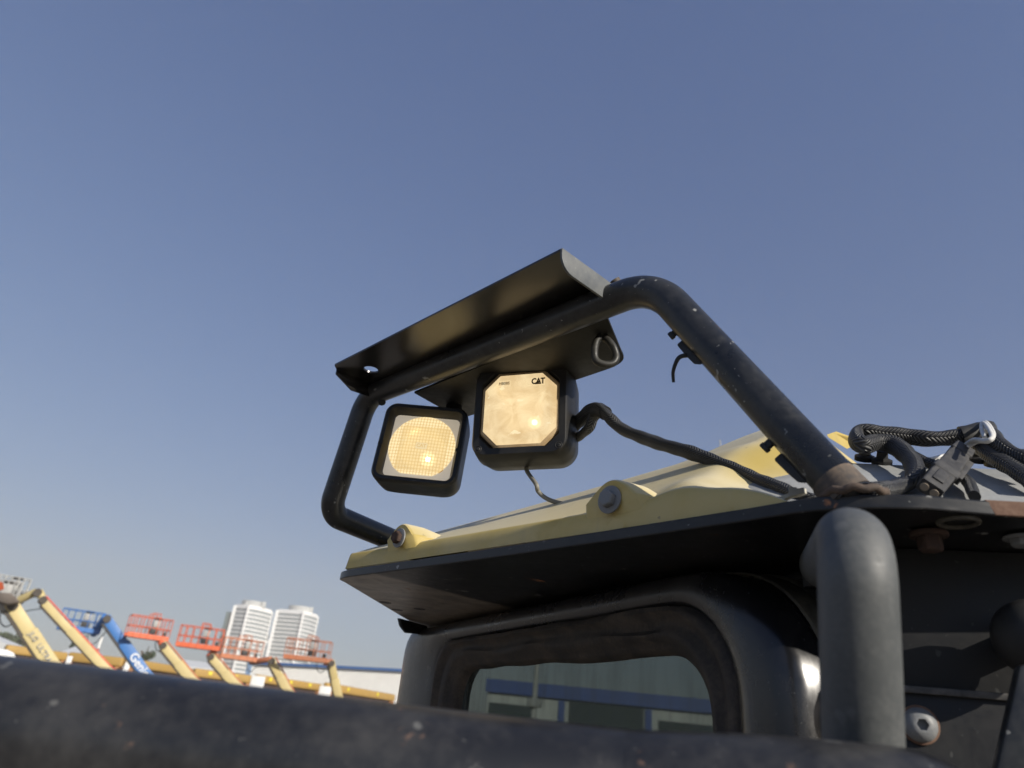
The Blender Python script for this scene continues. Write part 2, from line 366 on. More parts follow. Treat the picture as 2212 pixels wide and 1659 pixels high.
# ================================================================== the machine
MROOT = MW(-.75, 1.5, 0); MROOT.z = 0
mach = root_at('construction_machine', MROOT, 'black machine cab with cream yellow roof hood and lit work lights on a tube guard', 'machine')
ZP0, ZP1 = .184, .196                                                    # roof plate under / top side
def arc2(p0, c, p1, n=8):                                                # quadratic corner in plan
    return [((1-k/n)**2*p0[0]+2*(1-k/n)*(k/n)*c[0]+(k/n)**2*p1[0], (1-k/n)**2*p0[1]+2*(1-k/n)*(k/n)*c[1]+(k/n)**2*p1[1]) for k in range(n+1)]
plan = [(-1.010, .600)] + arc2((-1.000, .585), (-.985, .578), (-.96, .577), 4) + [(-.62, .575), (-.30, .566)] + arc2((-.262, .563), (-.222, .560), (-.168, .596), 8) + [(-.119, .646), (.10, .822), (.50, 1.14), (.50, 2.2), (-1.2, 2.2), (-1.42, 1.12)]
mb = MB(); vs_ = [MW(p[0], p[1], ZP0) for p in plan] + [MW(p[0], p[1], ZP1) for p in plan]; n = len(plan)
mb.add(vs_, [tuple(range(n-1, -1, -1)), tuple(range(n, 2*n))] + [(i, (i+1) % n, n+(i+1) % n, n+i) for i in range(n)])
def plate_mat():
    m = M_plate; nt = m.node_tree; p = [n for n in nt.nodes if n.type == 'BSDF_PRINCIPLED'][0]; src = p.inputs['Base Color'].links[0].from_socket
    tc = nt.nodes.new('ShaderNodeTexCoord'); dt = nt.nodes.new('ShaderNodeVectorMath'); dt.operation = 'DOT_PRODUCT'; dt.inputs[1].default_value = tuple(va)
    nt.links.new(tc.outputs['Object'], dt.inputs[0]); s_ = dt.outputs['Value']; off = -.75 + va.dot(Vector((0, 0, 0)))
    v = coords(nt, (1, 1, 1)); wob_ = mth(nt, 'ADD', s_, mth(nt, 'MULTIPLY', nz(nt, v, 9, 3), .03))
    k = ramp(nt, wob_, -.135, -.115, 1, 0); k = mth(nt, 'MULTIPLY', k, ramp(nt, nz(nt, v, 26, 5, .6, .8), .3, .7, .45, 1))  # paler left end of the underside: light bounced off the ground, painted as colour
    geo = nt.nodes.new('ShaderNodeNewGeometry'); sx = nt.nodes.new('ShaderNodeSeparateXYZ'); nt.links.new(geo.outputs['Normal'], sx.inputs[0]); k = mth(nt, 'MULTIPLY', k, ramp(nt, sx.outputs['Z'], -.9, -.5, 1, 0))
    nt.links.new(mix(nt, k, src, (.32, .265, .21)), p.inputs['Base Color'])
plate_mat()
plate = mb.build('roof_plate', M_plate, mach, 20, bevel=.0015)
# rust band on the right-hand edge, rusty lip
mb = MB(); e0 = Vector((-.132, .634, 0)); e1 = Vector((.06, .790, 0)); ed = (e1 - e0).normalized(); en = Vector((ed.y, -ed.x, 0))
loop = [MW(*(e0 + en * .0012 + Vector((0, 0, ZP0 + .0004)))), MW(*(e1 + en * .0012 + Vector((0, 0, ZP0 + .0004)))), MW(*(e1 + en * .0012 + Vector((0, 0, ZP1 + .0006)))), MW(*(e0 + en * .0012 + Vector((0, 0, ZP1 + .0006)) - ed * .006))]
mb.extrude(loop, MV(-en.x * .012, -en.y * .012, 0)); mb.build('rusted_edge', M_rust, plate, 20, bevel=.0008)

def hexbolt(parent, c, nrm, r, h, mat, washer=None, wr=1.7, wmat=None, name='bolt', up=Vector((0, 0, 1)), rot=.3):
    nrm = nrm.normalized(); ax = up.cross(nrm).normalized() if abs(nrm.dot(up)) < .95 else Vector((1, 0, 0)); ay = nrm.cross(ax)
    if washer:
        mb = MB(); lo = [c + (ax * math.cos(2*math.pi*k/28) + ay * math.sin(2*math.pi*k/28)) * r * wr for k in range(28)]
        mb.extrude(lo, nrm * washer); mb.build('washer', wmat or mat, parent, 30, bevel=washer * .25)
        c = c + nrm * washer
    mb = MB(); L = []
    for hh, rr in ((0, 1), (.82 * h, 1), (h, .86)):
        L.append([c + nrm * hh + (ax * math.cos(2*math.pi*k/6 + rot) + ay * math.sin(2*math.pi*k/6 + rot)) * r * rr for k in range(6)])
    L.append([c + nrm * h + (ax * math.cos(2*math.pi*k/6 + rot) + ay * math.sin(2*math.pi*k/6 + rot)) * r * .55 for k in range(6)])
    mb.loft(L); return mb.build(name, mat, parent, 25, bevel=r * .05)

# --- underside fittings
for (px_, py_), nm in (((2005, 1150), 'bolt'),):
    c = atz(px_, py_, ZP0 - .002); b_ = hexbolt(plate, c, Vector((0, 0, -1)), .010, .012, M_rustbolt, .004, 1.5)
mb = MB(); c = atz(2070, 1128, ZP0 - .001)
ring = [c + Vector((math.cos(2*math.pi*k/32) * .014, math.sin(2*math.pi*k/32) * .014, 0)) for k in range(33)]; mb.tube(ring, .0022, 8, caps=False)
mb.build('weld_ring', M_tan, plate)
c = atz(2206, 1160, ZP0 - .002); hexbolt(plate, c, Vector((0, 0, -1)), .009, .006, M_zinc, .002, 1.5)
for px_, py_ in ((832, 1302), (858, 1318), (906, 1316)):                 # drilled holes in the underside (dark plugs)
    c = atz(px_, py_, ZP0 - .0004); mb = MB(); lo = [c + Vector((math.cos(2*math.pi*k/20) * .011, math.sin(2*math.pi*k/20) * .011, 0)) for k in range(20)]
    mb.extrude(lo, Vector((0, 0, .002))); mb.build('hole_plug', M_dark, plate, 30)
mb = MB(); c0 = atz(858, 1333, ZP0); c1 = atz(918, 1350, ZP0)              # small hanging bracket at the far corner
d_ = (c1 - c0).normalized(); mb.extrude([c0 + Vector((0, 0, -.002)), c1 + Vector((0, 0, -.002)), c1 + Vector((0, 0, -.020)), c0 + d_ * .03 + Vector((0, 0, -.026)), c0 + d_ * .01 + Vector((0, 0, -.016))], d_.cross(Vector((0, 0, 1))) * .008)
mb.build('corner_bracket', M_dark, plate, 30, bevel=.001)

# --- guard tube
TB = .561
corner = lambda x, y: att(x, y, TB)
p0 = atz(905, 1190, .287); path = fillet([p0, MW(-1.033, TB, .288), MW(-.985, TB, .487), MW(-.400, TB, .472), MW(-.219, .585, .197)], [.030, .042, .085], 12)
mb = MB(); mb.tube(path, .019, 32); guard = mb.build('guard_tube', M_tube, mach, 50)
# weld bead + rusty foot at the tube base
base = MW(-.221, .585, .199); mb = MB(); ax_ = (MW(-.219, .585, .197) - MW(-.400, TB, .472)).normalized()
bl = []
for k in range(40):
    a_ = 2*math.pi*k/40; bl.append(Vector((base.x, base.y, CAMZ + ZP1 + .0035)) + va * (math.cos(a_) * .0245 + .003) + vb * math.sin(a_) * .0200 + Vector((0, 0, .0012 * math.sin(9 * a_))))
mb.tube(bl + [bl[0]], .0034, 10, caps=False); mb.build('foot_weld', worn('weld_dark_brown', (.05, .037, .03), (.14, .10, .075), .8, .7, dscale=90, bstr=.6), guard, 60)
mb = MB(); mb.tube([base - ax_ * .020, base - ax_ * .012, base - ax_ * .004, base + ax_ * .001], .0196, 32, rf=lambda L: 1.0 + L * 1.6); mb.build('rusted_foot', worn('rusting_tube_foot', (.03, .03, .03), (.17, .125, .09), .9, .55, rust=.25, dscale=34, bstr=.4), guard, 60)

# --- visor tray: flat sheet with turned-down ends
ZV = .492; tv0, tv1 = .468, .563; sL, sR = -.955, -.462; th = .003
mb = MB()
lo = [(sL + .012, tv0), (sR - .0, tv0), (sR, tv1), (sL, tv1), (sL, tv0 + .012)]
hole_c = (-.905, .512)
outer = [MW(s_, t_, ZV) for s_, t_ in lo]
def sheet_with_hole(mb, loop2, hc, hr, z0, z1, nh=24):
    """flat sheet (s,t loop) with one round hole, top and bottom skins, rim walls"""
    m_ = 96; per = []
    Ls = [math.hypot(loop2[(i+1) % len(loop2)][0]-loop2[i][0], loop2[(i+1) % len(loop2)][1]-loop2[i][1]) for i in range(len(loop2))]; tot = sum(Ls)
    hp = [(hc[0] + hr * math.cos(2*math.pi*k/m_), hc[1] + hr * math.sin(2*math.pi*k/m_)) for k in range(m_)]
    def ray_hit(a_):
        dx, dy = math.cos(a_), math.sin(a_); best = 9
        for i in range(len(loop2)):
            x1, y1 = loop2[i]; x2, y2 = loop2[(i+1) % len(loop2)]; ex, ey = x2-x1, y2-y1; den = dx*ey-dy*ex
            if abs(den) < 1e-9: continue
            t = ((x1-hc[0])*ey-(y1-hc[1])*ex)/den; u = ((x1-hc[0])*dy-(y1-hc[1])*dx)/den
            if t > 0 and -1e-6 <= u <= 1+1e-6: best = min(best, t)
        return best
    angs = sorted(set([2*math.pi*k/m_ for k in range(m_)] + [math.atan2(y-hc[1], x-hc[0]) % (2*math.pi) for x, y in loop2])); k_ = len(angs)
    ip = [(hc[0]+hr*math.cos(a_), hc[1]+hr*math.sin(a_)) for a_ in angs]; op = []
    for a_ in angs: t = ray_hit(a_); op.append((hc[0]+t*math.cos(a_), hc[1]+t*math.sin(a_)))
    V = [MW(x, y, z0) for x, y in ip] + [MW(x, y, z0) for x, y in op] + [MW(x, y, z1) for x, y in ip] + [MW(x, y, z1) for x, y in op]; Fs = []
    for i in range(k_):
        j = (i+1) % k_
        Fs += [(i, j, k_+j, k_+i), (2*k_+i, 3*k_+i, 3*k_+j, 2*k_+j), (i, 2*k_+i, 2*k_+j, j), (k_+i, k_+j, 3*k_+j, 3*k_+i)]
    mb.add(V, Fs)
sheet_with_hole(mb, lo, hole_c, .0115, ZV, ZV + th)
visor = mb.build('visor_sheet', M_visor, mach, 30)
M_flange = worn('visor_flange_grey', (.075, .083, .09), (.17, .175, .17), .7, .5, specks=.6, dscale=20, rust=.05)
for nm, s0, m_ in (('end_flange', sR, M_flange), ('end_flange', sL, M_visor)):
    mb = MB(); dz = .025; prof = [(tv0, ZV + th), (tv1 + .004, ZV + th), (tv1 + .004, ZV - dz), (tv0 + .020, ZV - dz)] + [(tv0 + .020 - .020 * math.sin(R(a_)), ZV - dz + .020 * (1 - math.cos(R(a_)))) for a_ in (15, 30, 45, 60, 75, 90)]
    if s0 == sL: prof = [(tv0 + .012, ZV + th), (tv1, ZV + th), (tv1, ZV - .018), (tv0 + .045, ZV - .022), (tv0 + .012, ZV - .006)]
    mb.extrude([MW(s0 + (.0 if s0 == sR else -.003), t_, z_) for t_, z_ in prof], va * .0032)
    mb.build(nm, m_, visor, 30, bevel=.0006)
mb = MB(); q = MW(sR + .004, tv1 - .002, ZV - .012)
wl = [q + vb * (.004 * math.sin(k * .9)) + Vector((0, 0, .022 - k * .0042)) + va * (.001 * (k % 2)) for k in range(9)]; mb.tube(spline(wl, 4), .0065, 10); mb.build('weld_bead', worn('weld_brown', (.045, .04, .036), (.16, .115, .08), .8, .6, dscale=70, bstr=.7), visor, 60)
mb = MB(); q = MW(sL + .006, tv1 + .002, ZV - .016); mb.tube([q + va * .002 * k + Vector((0, 0, -.003 * k)) for k in range(5)], .007, 10, rf=lambda L: 1 - 8 * L); mb.build('weld_bead', M_dark, visor, 60)

# --- lamp mounting plate + shackle
ZM = .468
lo = [(-.872, .578), (-.482, .578), (-.520, .655)] + arc2((-.528, .672), (-.536, .688), (-.565, .690), 6) + [(-.888, .690)]
mb = MB(); mb.extrude([MW(s_, t_, ZM) for s_, t_ in lo], Vector((0, 0, .004))); mplate = mb.build('mounting_plate', M_olive, mach, 30, bevel=.0006)
SD = .905
pts = [at(x, y, SD + dd) for x, y, dd in ((1297, 728, .012), (1288, 738, .004), (1284, 758, -.004), (1287, 778, -.010), (1304, 787, -.012), (1323, 785, -.010), (1331, 772, -.006), (1326, 752, -.002), (1316, 738, .004), (1304, 729, .012))]
mb = MB(); mb.tube(spline(pts, 6), .0048, 14); mb.build('shackle', worn('shackle_steel', (.010, .0095, .008), (.036, .034, .027), .8, .4, dscale=60, bstr=.4), mplate, 60)

# --- work lights
def lamp(kind, c, n_, x_, y_):
    n_ = n_.normalized(); x_ = (x_ - n_ * x_.dot(n_)).normalized(); y_ = n_.cross(x_)
    KS = 1.075 if kind == 'A' else 1.095
    P = lambda x, y, z: c + (x_ * x + y_ * y + n_ * z) * KS
    def rl(w, h, r, z, n=7, dy=0): return [P(x, y + dy, z) for x, y in rrect(w, h, r, n)]
    W = .124 if kind == 'A' else .127; mb = MB()
    if kind == 'A':
        op = .104
        L = [rl(op - .010, op - .010, .006, -.020), rl(op - .004, op - .004, .008, -.010), rl(op + .002, op + .002, .010, -.003), rl(op + .005, op + .005, .011, 0), rl(W - .006, W - .006, .016, 0), rl(W - .001, W - .001, .017, -.003), rl(W, W, .018, -.008), rl(W - .002, W - .002, .018, -.030),
             rl(W - .004, W - .003, .020, -.046), rl(W - .014, W - .012, .022, -.060), rl(W - .045, W - .045, .02, -.072)]
    else:
        base_l = rrect(W - .005, W - .005, .018, 7)
        def ol(hw, ch, z):
            out = []
            for x, y in base_l:
                k = hw / max(abs(x), abs(y)); k = min(k, (2 * hw - ch) / (abs(x) + abs(y))); out.append(P(x * k, y * k, z))
            return out
        L = [ol(.0520, .0210, -.016), ol(.0543, .0220, -.007), ol(.0562, .0230, -.0012), ol(.0570, .0233, .0005), rl(W - .005, W - .005, .018, .0005), rl(W, W, .020, -.003), rl(W + .006, W + .004, .022, -.022), rl(W + .008, W + .006, .022, -.034), rl(W + .0065, W + .0045, .022, -.0348), rl(W + .0065, W + .0045, .022, -.0358), rl(W + .007, W + .005, .022, -.037),
             rl(W + .004, W + .002, .024, -.060), rl(W - .010, W - .012, .026, -.074), rl(W - .045, W - .045, .02, -.080)]
    mb.loft(L, cap0=False, cap1=True)
    lab = 'smaller lamp with prismatic round lens' if kind == 'A' else 'larger lamp with smeared octagonal lens'
    h = mb.build('work_light', M_plastic, mach, 40); h['label'] = lab
    if kind == 'A':
        # square clear cover, satin corner surround, round prismatic lens, bulb behind
        mb = MB(); mb.loft([rl(op - .001, op - .001, .008, -.0115), rl(op - .004, op - .004, .008, -.0085), rl(op - .010, op - .010, .006, -.0080)], False, True); mb.build('cover_glass', M_clear, h, 30)
        mb = MB(); ng = 64; sq = rrect(op - .003, op - .003, .006, 15); rr = .0496
        mb.loft([[P(x, y, -.0150) for x, y in sq], [P(x * rr / math.hypot(x, y), y * rr / math.hypot(x, y), -.0155) for x, y in sq], [P(x * rr / math.hypot(x, y) * .97, y * rr / math.hypot(x, y) * .97, -.021) for x, y in sq]], False, False); mb.build('lamp_surround', M_reflA, h, 40)
        mb = MB(); nr, na = 26, 64; V = []; U = []
        for i in range(nr + 1):
            for k in range(na):
                q = rr * .985 * i / nr; a_ = 2*math.pi*k/na; x, y = q*math.cos(a_), q*math.sin(a_); y = max(y, -.0430)
                V.append(P(x, y, -.0145 + .0035 * (1 - (i/nr)**2))); U.append((x / (2*rr) + .5, y / (2*rr) + .5))
        Fs = []; Uv = []
        for i in range(nr):
            for k in range(na):
                q = (i*na+k, (i+1)*na+k, (i+1)*na+(k+1) % na, i*na+(k+1) % na); Fs.append(q); Uv.append([U[j] for j in q])
        mb.add(V, Fs, Uv); mb.build('prismatic_lens', M_lensA, h, 60)
        mb = MB(); mb.loft([[P(rr*.98*q*math.cos(2*math.pi*k/40), rr*.98*q*math.sin(2*math.pi*k/40), z) for k in range(40)] for q, z in ((1, -.021), (.93, -.034), (.7, -.046), (.3, -.054))], False, True); mb.build('reflector', M_reflB, h, 50)
        bulb_c = (.010, -.014, -.024); screws = ((-.0565, -.006), (.0565, -.006))
        mb = MB(); mb.extrude([P(x, y, -.0108) for x, y in rrect(.017, .0095, .0015, 3)], n_ * .0006); pl_ = mb.build('lens_plaque', M_emboss, h, 30)
        mb = MB(); add_text(mb, 'CAT', .0075, P(0, 0, -.0098), x_ * KS, y_ * KS, n_, .0001, .00025, sx=.95); mb.build('embossed_lettering', emis('amber_lettering', (.80, .55, .24), .9), h, None)
    else:
        def octo(hw, ch, z, dz=0):
            return [P(x, y, z) for x, y in ((hw, hw-ch), (hw-ch, hw), (-hw+ch, hw), (-hw, hw-ch), (-hw, -hw+ch), (-hw+ch, -hw), (hw-ch, -hw), (hw, -hw+ch))]
        mb = MB(); hw = .0535
        mb.loft([octo(hw, .0215, -.014), octo(hw, .0215, -.004), octo(hw - .0015, .0210, -.0015)], False, False); mb.loft([octo(hw - .0015, .0210, -.0015), octo(hw - .0045, .0200, -.0005)], False, False)
        mb.build('lens_rim', worn('lens_rim_amber', (.42, .29, .15), (.62, .47, .27), .7, .3, dscale=60), h, 20, bevel=.0005)
        mb = MB(); mb.loft([octo(hw - .0046, .0200, -.0012), octo(hw - .009, .0185, .0003), octo(hw * .5, hw * .19, .0006)], False, True); mb.build('lens', M_lensB, h, 60)
        mb = MB(); mb.loft([octo(hw - .001, .017, -.0145), octo(hw * .8, .014, -.030), octo(hw * .4, .007, -.046)], False, True); mb.build('reflector', M_reflB, h, 40)
        bulb_c = (.0175, -.0160, -.012); screws = ((-.0532, -.0532), (.0532, -.0532), (-.0532, .0532), (.0532, .0532))
        # printed maker's mark and moulded part number
        mb = MB(); o_ = P(.0240, .0362, .0014); add_text(mb, 'CAT', .0112, o_, x_ * KS, y_ * KS, n_, .00012, .00045, sx=.86, space=.92); mb.build('printed_lettering', M_print, h, None)
        mb = MB(); tz = .0018; mb.extrude([P(.0200, .0318, tz), P(.0282, .0318, tz), P(.0241, .0352, tz)], n_ * .0002); mb.build('printed_triangle', plain('lens_print_mark', (.16, .105, .05), .5), h, None)
        for (cx, cy, w_, h_) in ((.0205, .0360, .0245, .0098), (-.0225, .0366, .0170, .0074)):
            mb = MB(); lp = [P(cx + x, cy + y, .0008) for x, y in rrect(w_, h_, .0012, 3)]; mb.tube(lp + [lp[0]], .00028, 6, caps=False); mb.build('moulded_frame', M_emboss, h, None)
        mb = MB(); add_text(mb, 'HB085', .0056, P(-.0225, .0366, .0010), x_ * KS, y_ * KS, n_, .0001, .0001, sx=.95); mb.build('moulded_number', plain('lens_moulding', (.52, .36, .17), .4), h, None)
    mb = MB(); bc = P(*bulb_c); rr_ = .0042; V = []; Fs = []
    rings = [[bc + (x_*math.cos(2*math.pi*k/16)*math.sin(th_) + y_*math.sin(2*math.pi*k/16)*math.sin(th_) + n_*math.cos(th_)) * rr_ for k in range(16)] for th_ in [R(a_) for a_ in (8, 30, 60, 90, 120, 150, 172)]]
    mb.loft(rings); mb.build('bulb', M_bulb, h, 80)
    for q_, nm in ((3.0 if kind == 'A' else 2.4, 'bulb_halo'),):
        mb = MB(); mb.loft([[bc + (p - bc) * q_ for p in rg] for rg in rings]); mb.build(nm, M_glow, h, 80)  # glowing shell added round the bulb as its soft halo
    for sx_, sy_ in screws:                                              # cross-head screws in round pockets
        cc = P(sx_, sy_, .0007); mb = MB(); lo = [cc + (x_*math.cos(2*math.pi*k/20) + y_*math.sin(2*math.pi*k/20)) * (.0046 if kind == 'B' else .0034) for k in range(20)]
        mb.tube(lo + [lo[0]], .0007, 6, caps=False)
        hd = [[cc + n_ * z + (x_*math.cos(2*math.pi*k/20) + y_*math.sin(2*math.pi*k/20)) * q for k in range(20)] for q, z in ((.0030, -.001), (.0030, .0002), (.0024, .0009), (.001, .0011))]; mb.loft(hd); mb.build('screw', M_clip, h, 40)
        mb = MB()
        for ax1, ax2 in ((x_, y_), (y_, x_)): mb.box(cc + n_ * .0011, ax1, ax2, n_, .0036, .0008, .0006)
        mb.build('screw_slot', M_dark, h, None)
    # hanging stud up to the mounting plate
    top = P(.030 if kind == 'A' else 0, W / 2 - .008, -.042); mtop = Vector((top.x, top.y, CAMZ + ZM - .001)); mb = MB()
    if kind == 'A': mb.tube([top, top.lerp(mtop, .35), top.lerp(mtop, .36), mtop], .017, 20, rf=lambda L: 1.0 if L < (mtop - top).length * .355 else .8)
    else: mb.box(top.lerp(mtop, .5), x_, n_, Vector((0, 0, 1)), .036, .026, (mtop - top).length)
    mb.build('mounting_stud', M_olive, h, 40, bevel=.001)
    return h, P
lampA, PA = lamp('A', MW(-.847, .587, .381), MV(.655, -.752, .075), MV(.752, .655, -.035), None)
lampB, PB = lamp('B', MW(-.676, .628, .4110), MV(.485, -.872, -.045), MV(.872, .485, .035), None)

# --- cream yellow roof hood: lofted shell
def smin(a_, b_, k):
    h = max(0, min(1, .5 + .5 * (b_ - a_) / k)); return b_ + (a_ - b_) * h - k * h * (1 - h)
def sst(x, a_, b_):
    q = max(0, min(1, (x - a_) / (b_ - a_))); return q * q * (3 - 2 * q)
TF = .578
def s_left(t): return -.978 - .70 * (t - TF)
def s_right(t): return -.272 + .075 * sst(t, .60, .78)
def hood_h(s_, t_):
    d = max(t_ - TF, 0); rd = min(d / .013, 1); face = .027 * (1 - (1 - rd) ** 2.4) ** (1 / 2.4)
    ridge_t = .713 - .17 * (s_ + .36)
    slope = max(0, min(t_, ridge_t + .3) - (TF + .013)) * (.107 / max(.05, ridge_t - TF - .013))
    h = face + slope; h = smin(h, .134 + max(0, t_ - ridge_t) * (.08 + .46 * sst(s_, -.60, -.44)), .03)
    dl = max(s_ - s_left(t_), 0); rl_ = min(dl / .030, 1); h = min(h, 1) * 1.0; h = smin(h, .24 * (1 - (1 - rl_) ** 2) ** .5 * .9 + dl * .4, .010) if dl < .3 else h
    dr = max(s_right(t_) - s_, 0)
    wav = .012 * math.exp(-((s_ + .385) / .04) ** 2) * math.exp(-((t_ - .60) / .03) ** 2)
    lim = .004 + dr * (.62 + .50 * sst(t_, .60, .80))
    h = smin(h, lim, .018) + wav
    h -= .010 * math.exp(-((s_ + .345) / .030) ** 2) * sst(t_, .585, .61) * (1 - sst(t_, .66, .72))
    return max(h, -.001)
tv = [TF + .0004 * k for k in range(4)] + [TF + .0016 + .0012 * k for k in range(12)]
t_ = tv[-1]
while t_ < 1.05: t_ += .004 if t_ < .75 else .012; tv.append(t_)
NU = 190; V = []; Fs = []
for t_ in [TF + .0002] + tv:
    for i in range(NU + 1):
        u_ = i / NU; u_ = u_ + .0; a_, b_ = s_left(t_), s_right(t_); s_ = a_ + (b_ - a_) * u_
        V.append(MW(s_, t_, ZP1 + .002 + hood_h(s_, t_)))
for i in range(NU + 1): V[i] = MW(s_left(TF) + (s_right(TF) - s_left(TF)) * i / NU, TF + .0002, ZP1 + .0025 + .004 * sst(i / NU, .26, .30) * (1 - sst(i / NU, .66, .72)))
nr = len(V) // (NU + 1)
for j in range(nr - 1):
    for i in range(NU): k = j*(NU+1)+i; Fs.append((k, k+1, k+NU+2, k+NU+1))
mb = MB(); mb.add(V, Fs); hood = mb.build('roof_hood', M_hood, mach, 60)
# lugs with bolts
def lug(cpix, r, taper_s, bm, wm):
    c = att(*cpix, .5762); mb = MB(); prof = []
    L = []
    for k, (dt, sc, dss) in enumerate(((-.002, .90, 0), (.0, .97, 0), (.002, 1.0, 0), (.016, .99, .004), (.024, .93, .010), (.045, .66, taper_s * .5), (.075, .30, taper_s))):
        cz = c.z - CAMZ; b0 = ZP1 + .013
        ring = []
        for a_ in range(0, 181, 9):
            ring.append(c + vb * dt + va * (r * sc * math.cos(R(a_)) * (1 + .55 * (1 - math.sin(R(a_))) ** 2) * (1.0 if math.cos(R(a_)) < 0 else 1 + .25 * min(1, max(0, dt) / .02)) + dss) + Vector((0, 0, r * sc * math.sin(R(a_)))))
        ring.append(c + vb * dt + va * (-r * sc * 1.75 + dss) + vb * .008 + Vector((0, 0, b0 - cz))); ring.append(c + vb * dt + va * (r * sc * 1.75 + dss) + vb * .008 + Vector((0, 0, b0 - cz)))
        L.append(ring)
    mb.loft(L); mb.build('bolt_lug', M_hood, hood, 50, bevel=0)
    hexbolt(hood, c + vb * -.0022, -vb, r * .42, .008, bm, .0022, 1.55, wm)
lug((866, 1163), .0215, .045, M_rustbolt, M_zinc); lug((1321, 1081), .0235, .035, M_zinc, M_zinc)
# folded lip at the back of the hood and a crumpled scrap of tape by the tube foot
mb = MB(); q = [at(1785, 938, .80), at(1806, 931, .82), at(1842, 944, .84), at(1842, 948, .84), at(1808, 938, .82), at(1790, 946, .80)]
mb.extrude(q, vb * .05 + Vector((0, 0, .003))); mb.build('hood_lip', M_hood, hood, 30, bevel=.0008)
mb = MB(); random.seed(3)
tp = [at(1672 + k * 16, 1086 - k * 6 + random.uniform(-5, 5), .63) for k in range(5)]
for i in range(4):
    a_, b_ = tp[i], tp[i+1]; up_ = Vector((0, 0, .007 + random.uniform(-.003, .003))); mb.extrude([a_, b_, b_ + up_ * .8, a_ + up_], vb * .006)
mb.build('tape_scrap', worn('pale_tape', (.55, .53, .46), (.40, .37, .30), .7, .7, dscale=60, bstr=.6), hood, 30)

# --- weathered grey cover on the roof, right of the tube
ed = Vector((.787, .617, 0)); nin = Vector((-.617, .787, 0)); e0 = Vector((-.245, .598, 0))
prof = [(0, 0), (.002, .004), (.010, .012), (.05, .040), (.10, .076), (.135, .100), (.150, .106), (.175, .108), (.35, .105), (.36, 0)]
mb = MB(); L = []
for k in range(25):
    a_ = -.055 + k * .022; en_ = .82 + .18 * sst(a_, -.06, .03)
    L.append([MW(*(e0 + ed * a_ + nin * (p_[0] + .018))) + Vector((0, 0, ZP1 + .001 + p_[1] * en_)) for p_ in prof])
n = len(prof); V = [p for l in L for p in l]; Fs = []
for i in range(len(L) - 1):
    for k in range(n): Fs.append((i*n+k, i*n+(k+1) % n, (i+1)*n+(k+1) % n, (i+1)*n+k))
Fs += [tuple(range(n-1, -1, -1)), tuple((len(L)-1)*n+k for k in range(n))]
mb.add(V, Fs); cover = mb.build('roof_cover', M_cover, mach, 30, bevel=.004, seg=3)

# --- cable looms, tape, wires, connector, clips
CN = (nin * math.cos(.62) + Vector((0, 0, math.sin(.62)))); cov_t = MV(*CN); cov_e = MV(*ed); cov_n = cov_e.cross(cov_t).normalized()
if cov_n.z < 0: cov_n = -cov_n
cov_p = MW(e0.x, e0.y, 0) + MV(*(nin * .022)) + Vector((0, 0, ZP1 + .006))
def oc(x, y, off): return atp(x, y, cov_p + cov_n * off, cov_n)
def wob(L): return 1 + .05 * math.sin(L * 90) + .04 * math.sin(L * 213 + 1)
def loom(name, pts, r, parent, flat=.75):
    mb = MB(); mb.tube(resample(spline(pts, 12), .003), r, 20, rf=wob, flat=flat); return mb.build(name, M_braid, parent, 60)
back = PB(.052, -.010, -.060)
p1 = [PB(.040, .0, -.050), back, at(1276, 888, .99), at(1297, 884, .97), at(1322, 908, .94), at(1350, 930, .92), at(1420, 957, .87), at(1510, 984, .81), at(1600, 1022, .76), at(1680, 1056, .70), at(1735, 1079, .66), at(1790, 1092, .65)]
loom('cable_loom', p1, .0098, mach)
loom('cable_loom', [PB(.045, -.024, -.050), PB(.060, -.026, -.055), at(1272, 925, .99), at(1281, 902, .985), at(1296, 888, .975)], .0075, mach)
mb = MB(); mb.tube([at(1285, 889, .982), at(1296, 885, .972), at(1308, 893, .958)], .0098, 16); mb.build('tape_wrap', M_clip, mach, 60)
loom('cable_loom', [atz(1850, 1062, .206), atz(1900, 1060, .208), oc(1945, 1051, .010), oc(1972, 1036, .014), oc(1976, 1012, .018), oc(1960, 985, .022), oc(1930, 962, .024), oc(1895, 955, .026), oc(1865, 962, .026), oc(1850, 950, .028), oc(1853, 935, .032), oc(1876, 932, .034), oc(1910, 937, .032), oc(1960, 943, .030), oc(2010, 948, .030), oc(2060, 945, .032), oc(2095, 942, .034), oc(2120, 935, .036), oc(2133, 925, .038), oc(2140, 940, .034), oc(2160, 965, .030), oc(2190, 985, .026), oc(2240, 1010, .022)], .0098, mach)
loom('cable_loom', [oc(1905, 955, .016), oc(1945, 965, .014), oc(1985, 990, .012), oc(2020, 1006, .012), oc(2060, 1020, .012), oc(2090, 1040, .012), oc(2105, 1072, .012)], .0058, mach, .9)
loom('cable_loom', [oc(2085, 950, .022), oc(2115, 965, .022), oc(2150, 988, .020), oc(2190, 1012, .018), oc(2245, 1050, .014)], .0108, mach)
mb = MB(); mb.tube([oc(2075, 944, .033), oc(2095, 941, .035), oc(2118, 934, .037)], .0115, 16); mb.build('tape_wrap', M_clip, mach, 60)
def wire(pts, r, mat=M_white, name='wire', parent=mach):
    mb = MB(); mb.tube(spline(pts, 10), r, 10); return mb.build(name, mat, parent, 60)
wire([oc(2068, 978, .030), oc(2082, 964, .034), oc(2104, 950, .044), oc(2130, 952, .052), oc(2143, 945, .055), oc(2138, 930, .056), oc(2130, 918, .054), oc(2122, 914, .052), oc(2121, 928, .050), oc(2127, 945, .048)], .0021)
wire([oc(2073, 982, .030), oc(2090, 966, .034), oc(2112, 954, .042), oc(2136, 953, .048), oc(2146, 940, .052), oc(2139, 922, .053), oc(2128, 912, .050), oc(2133, 930, .044)], .0021)
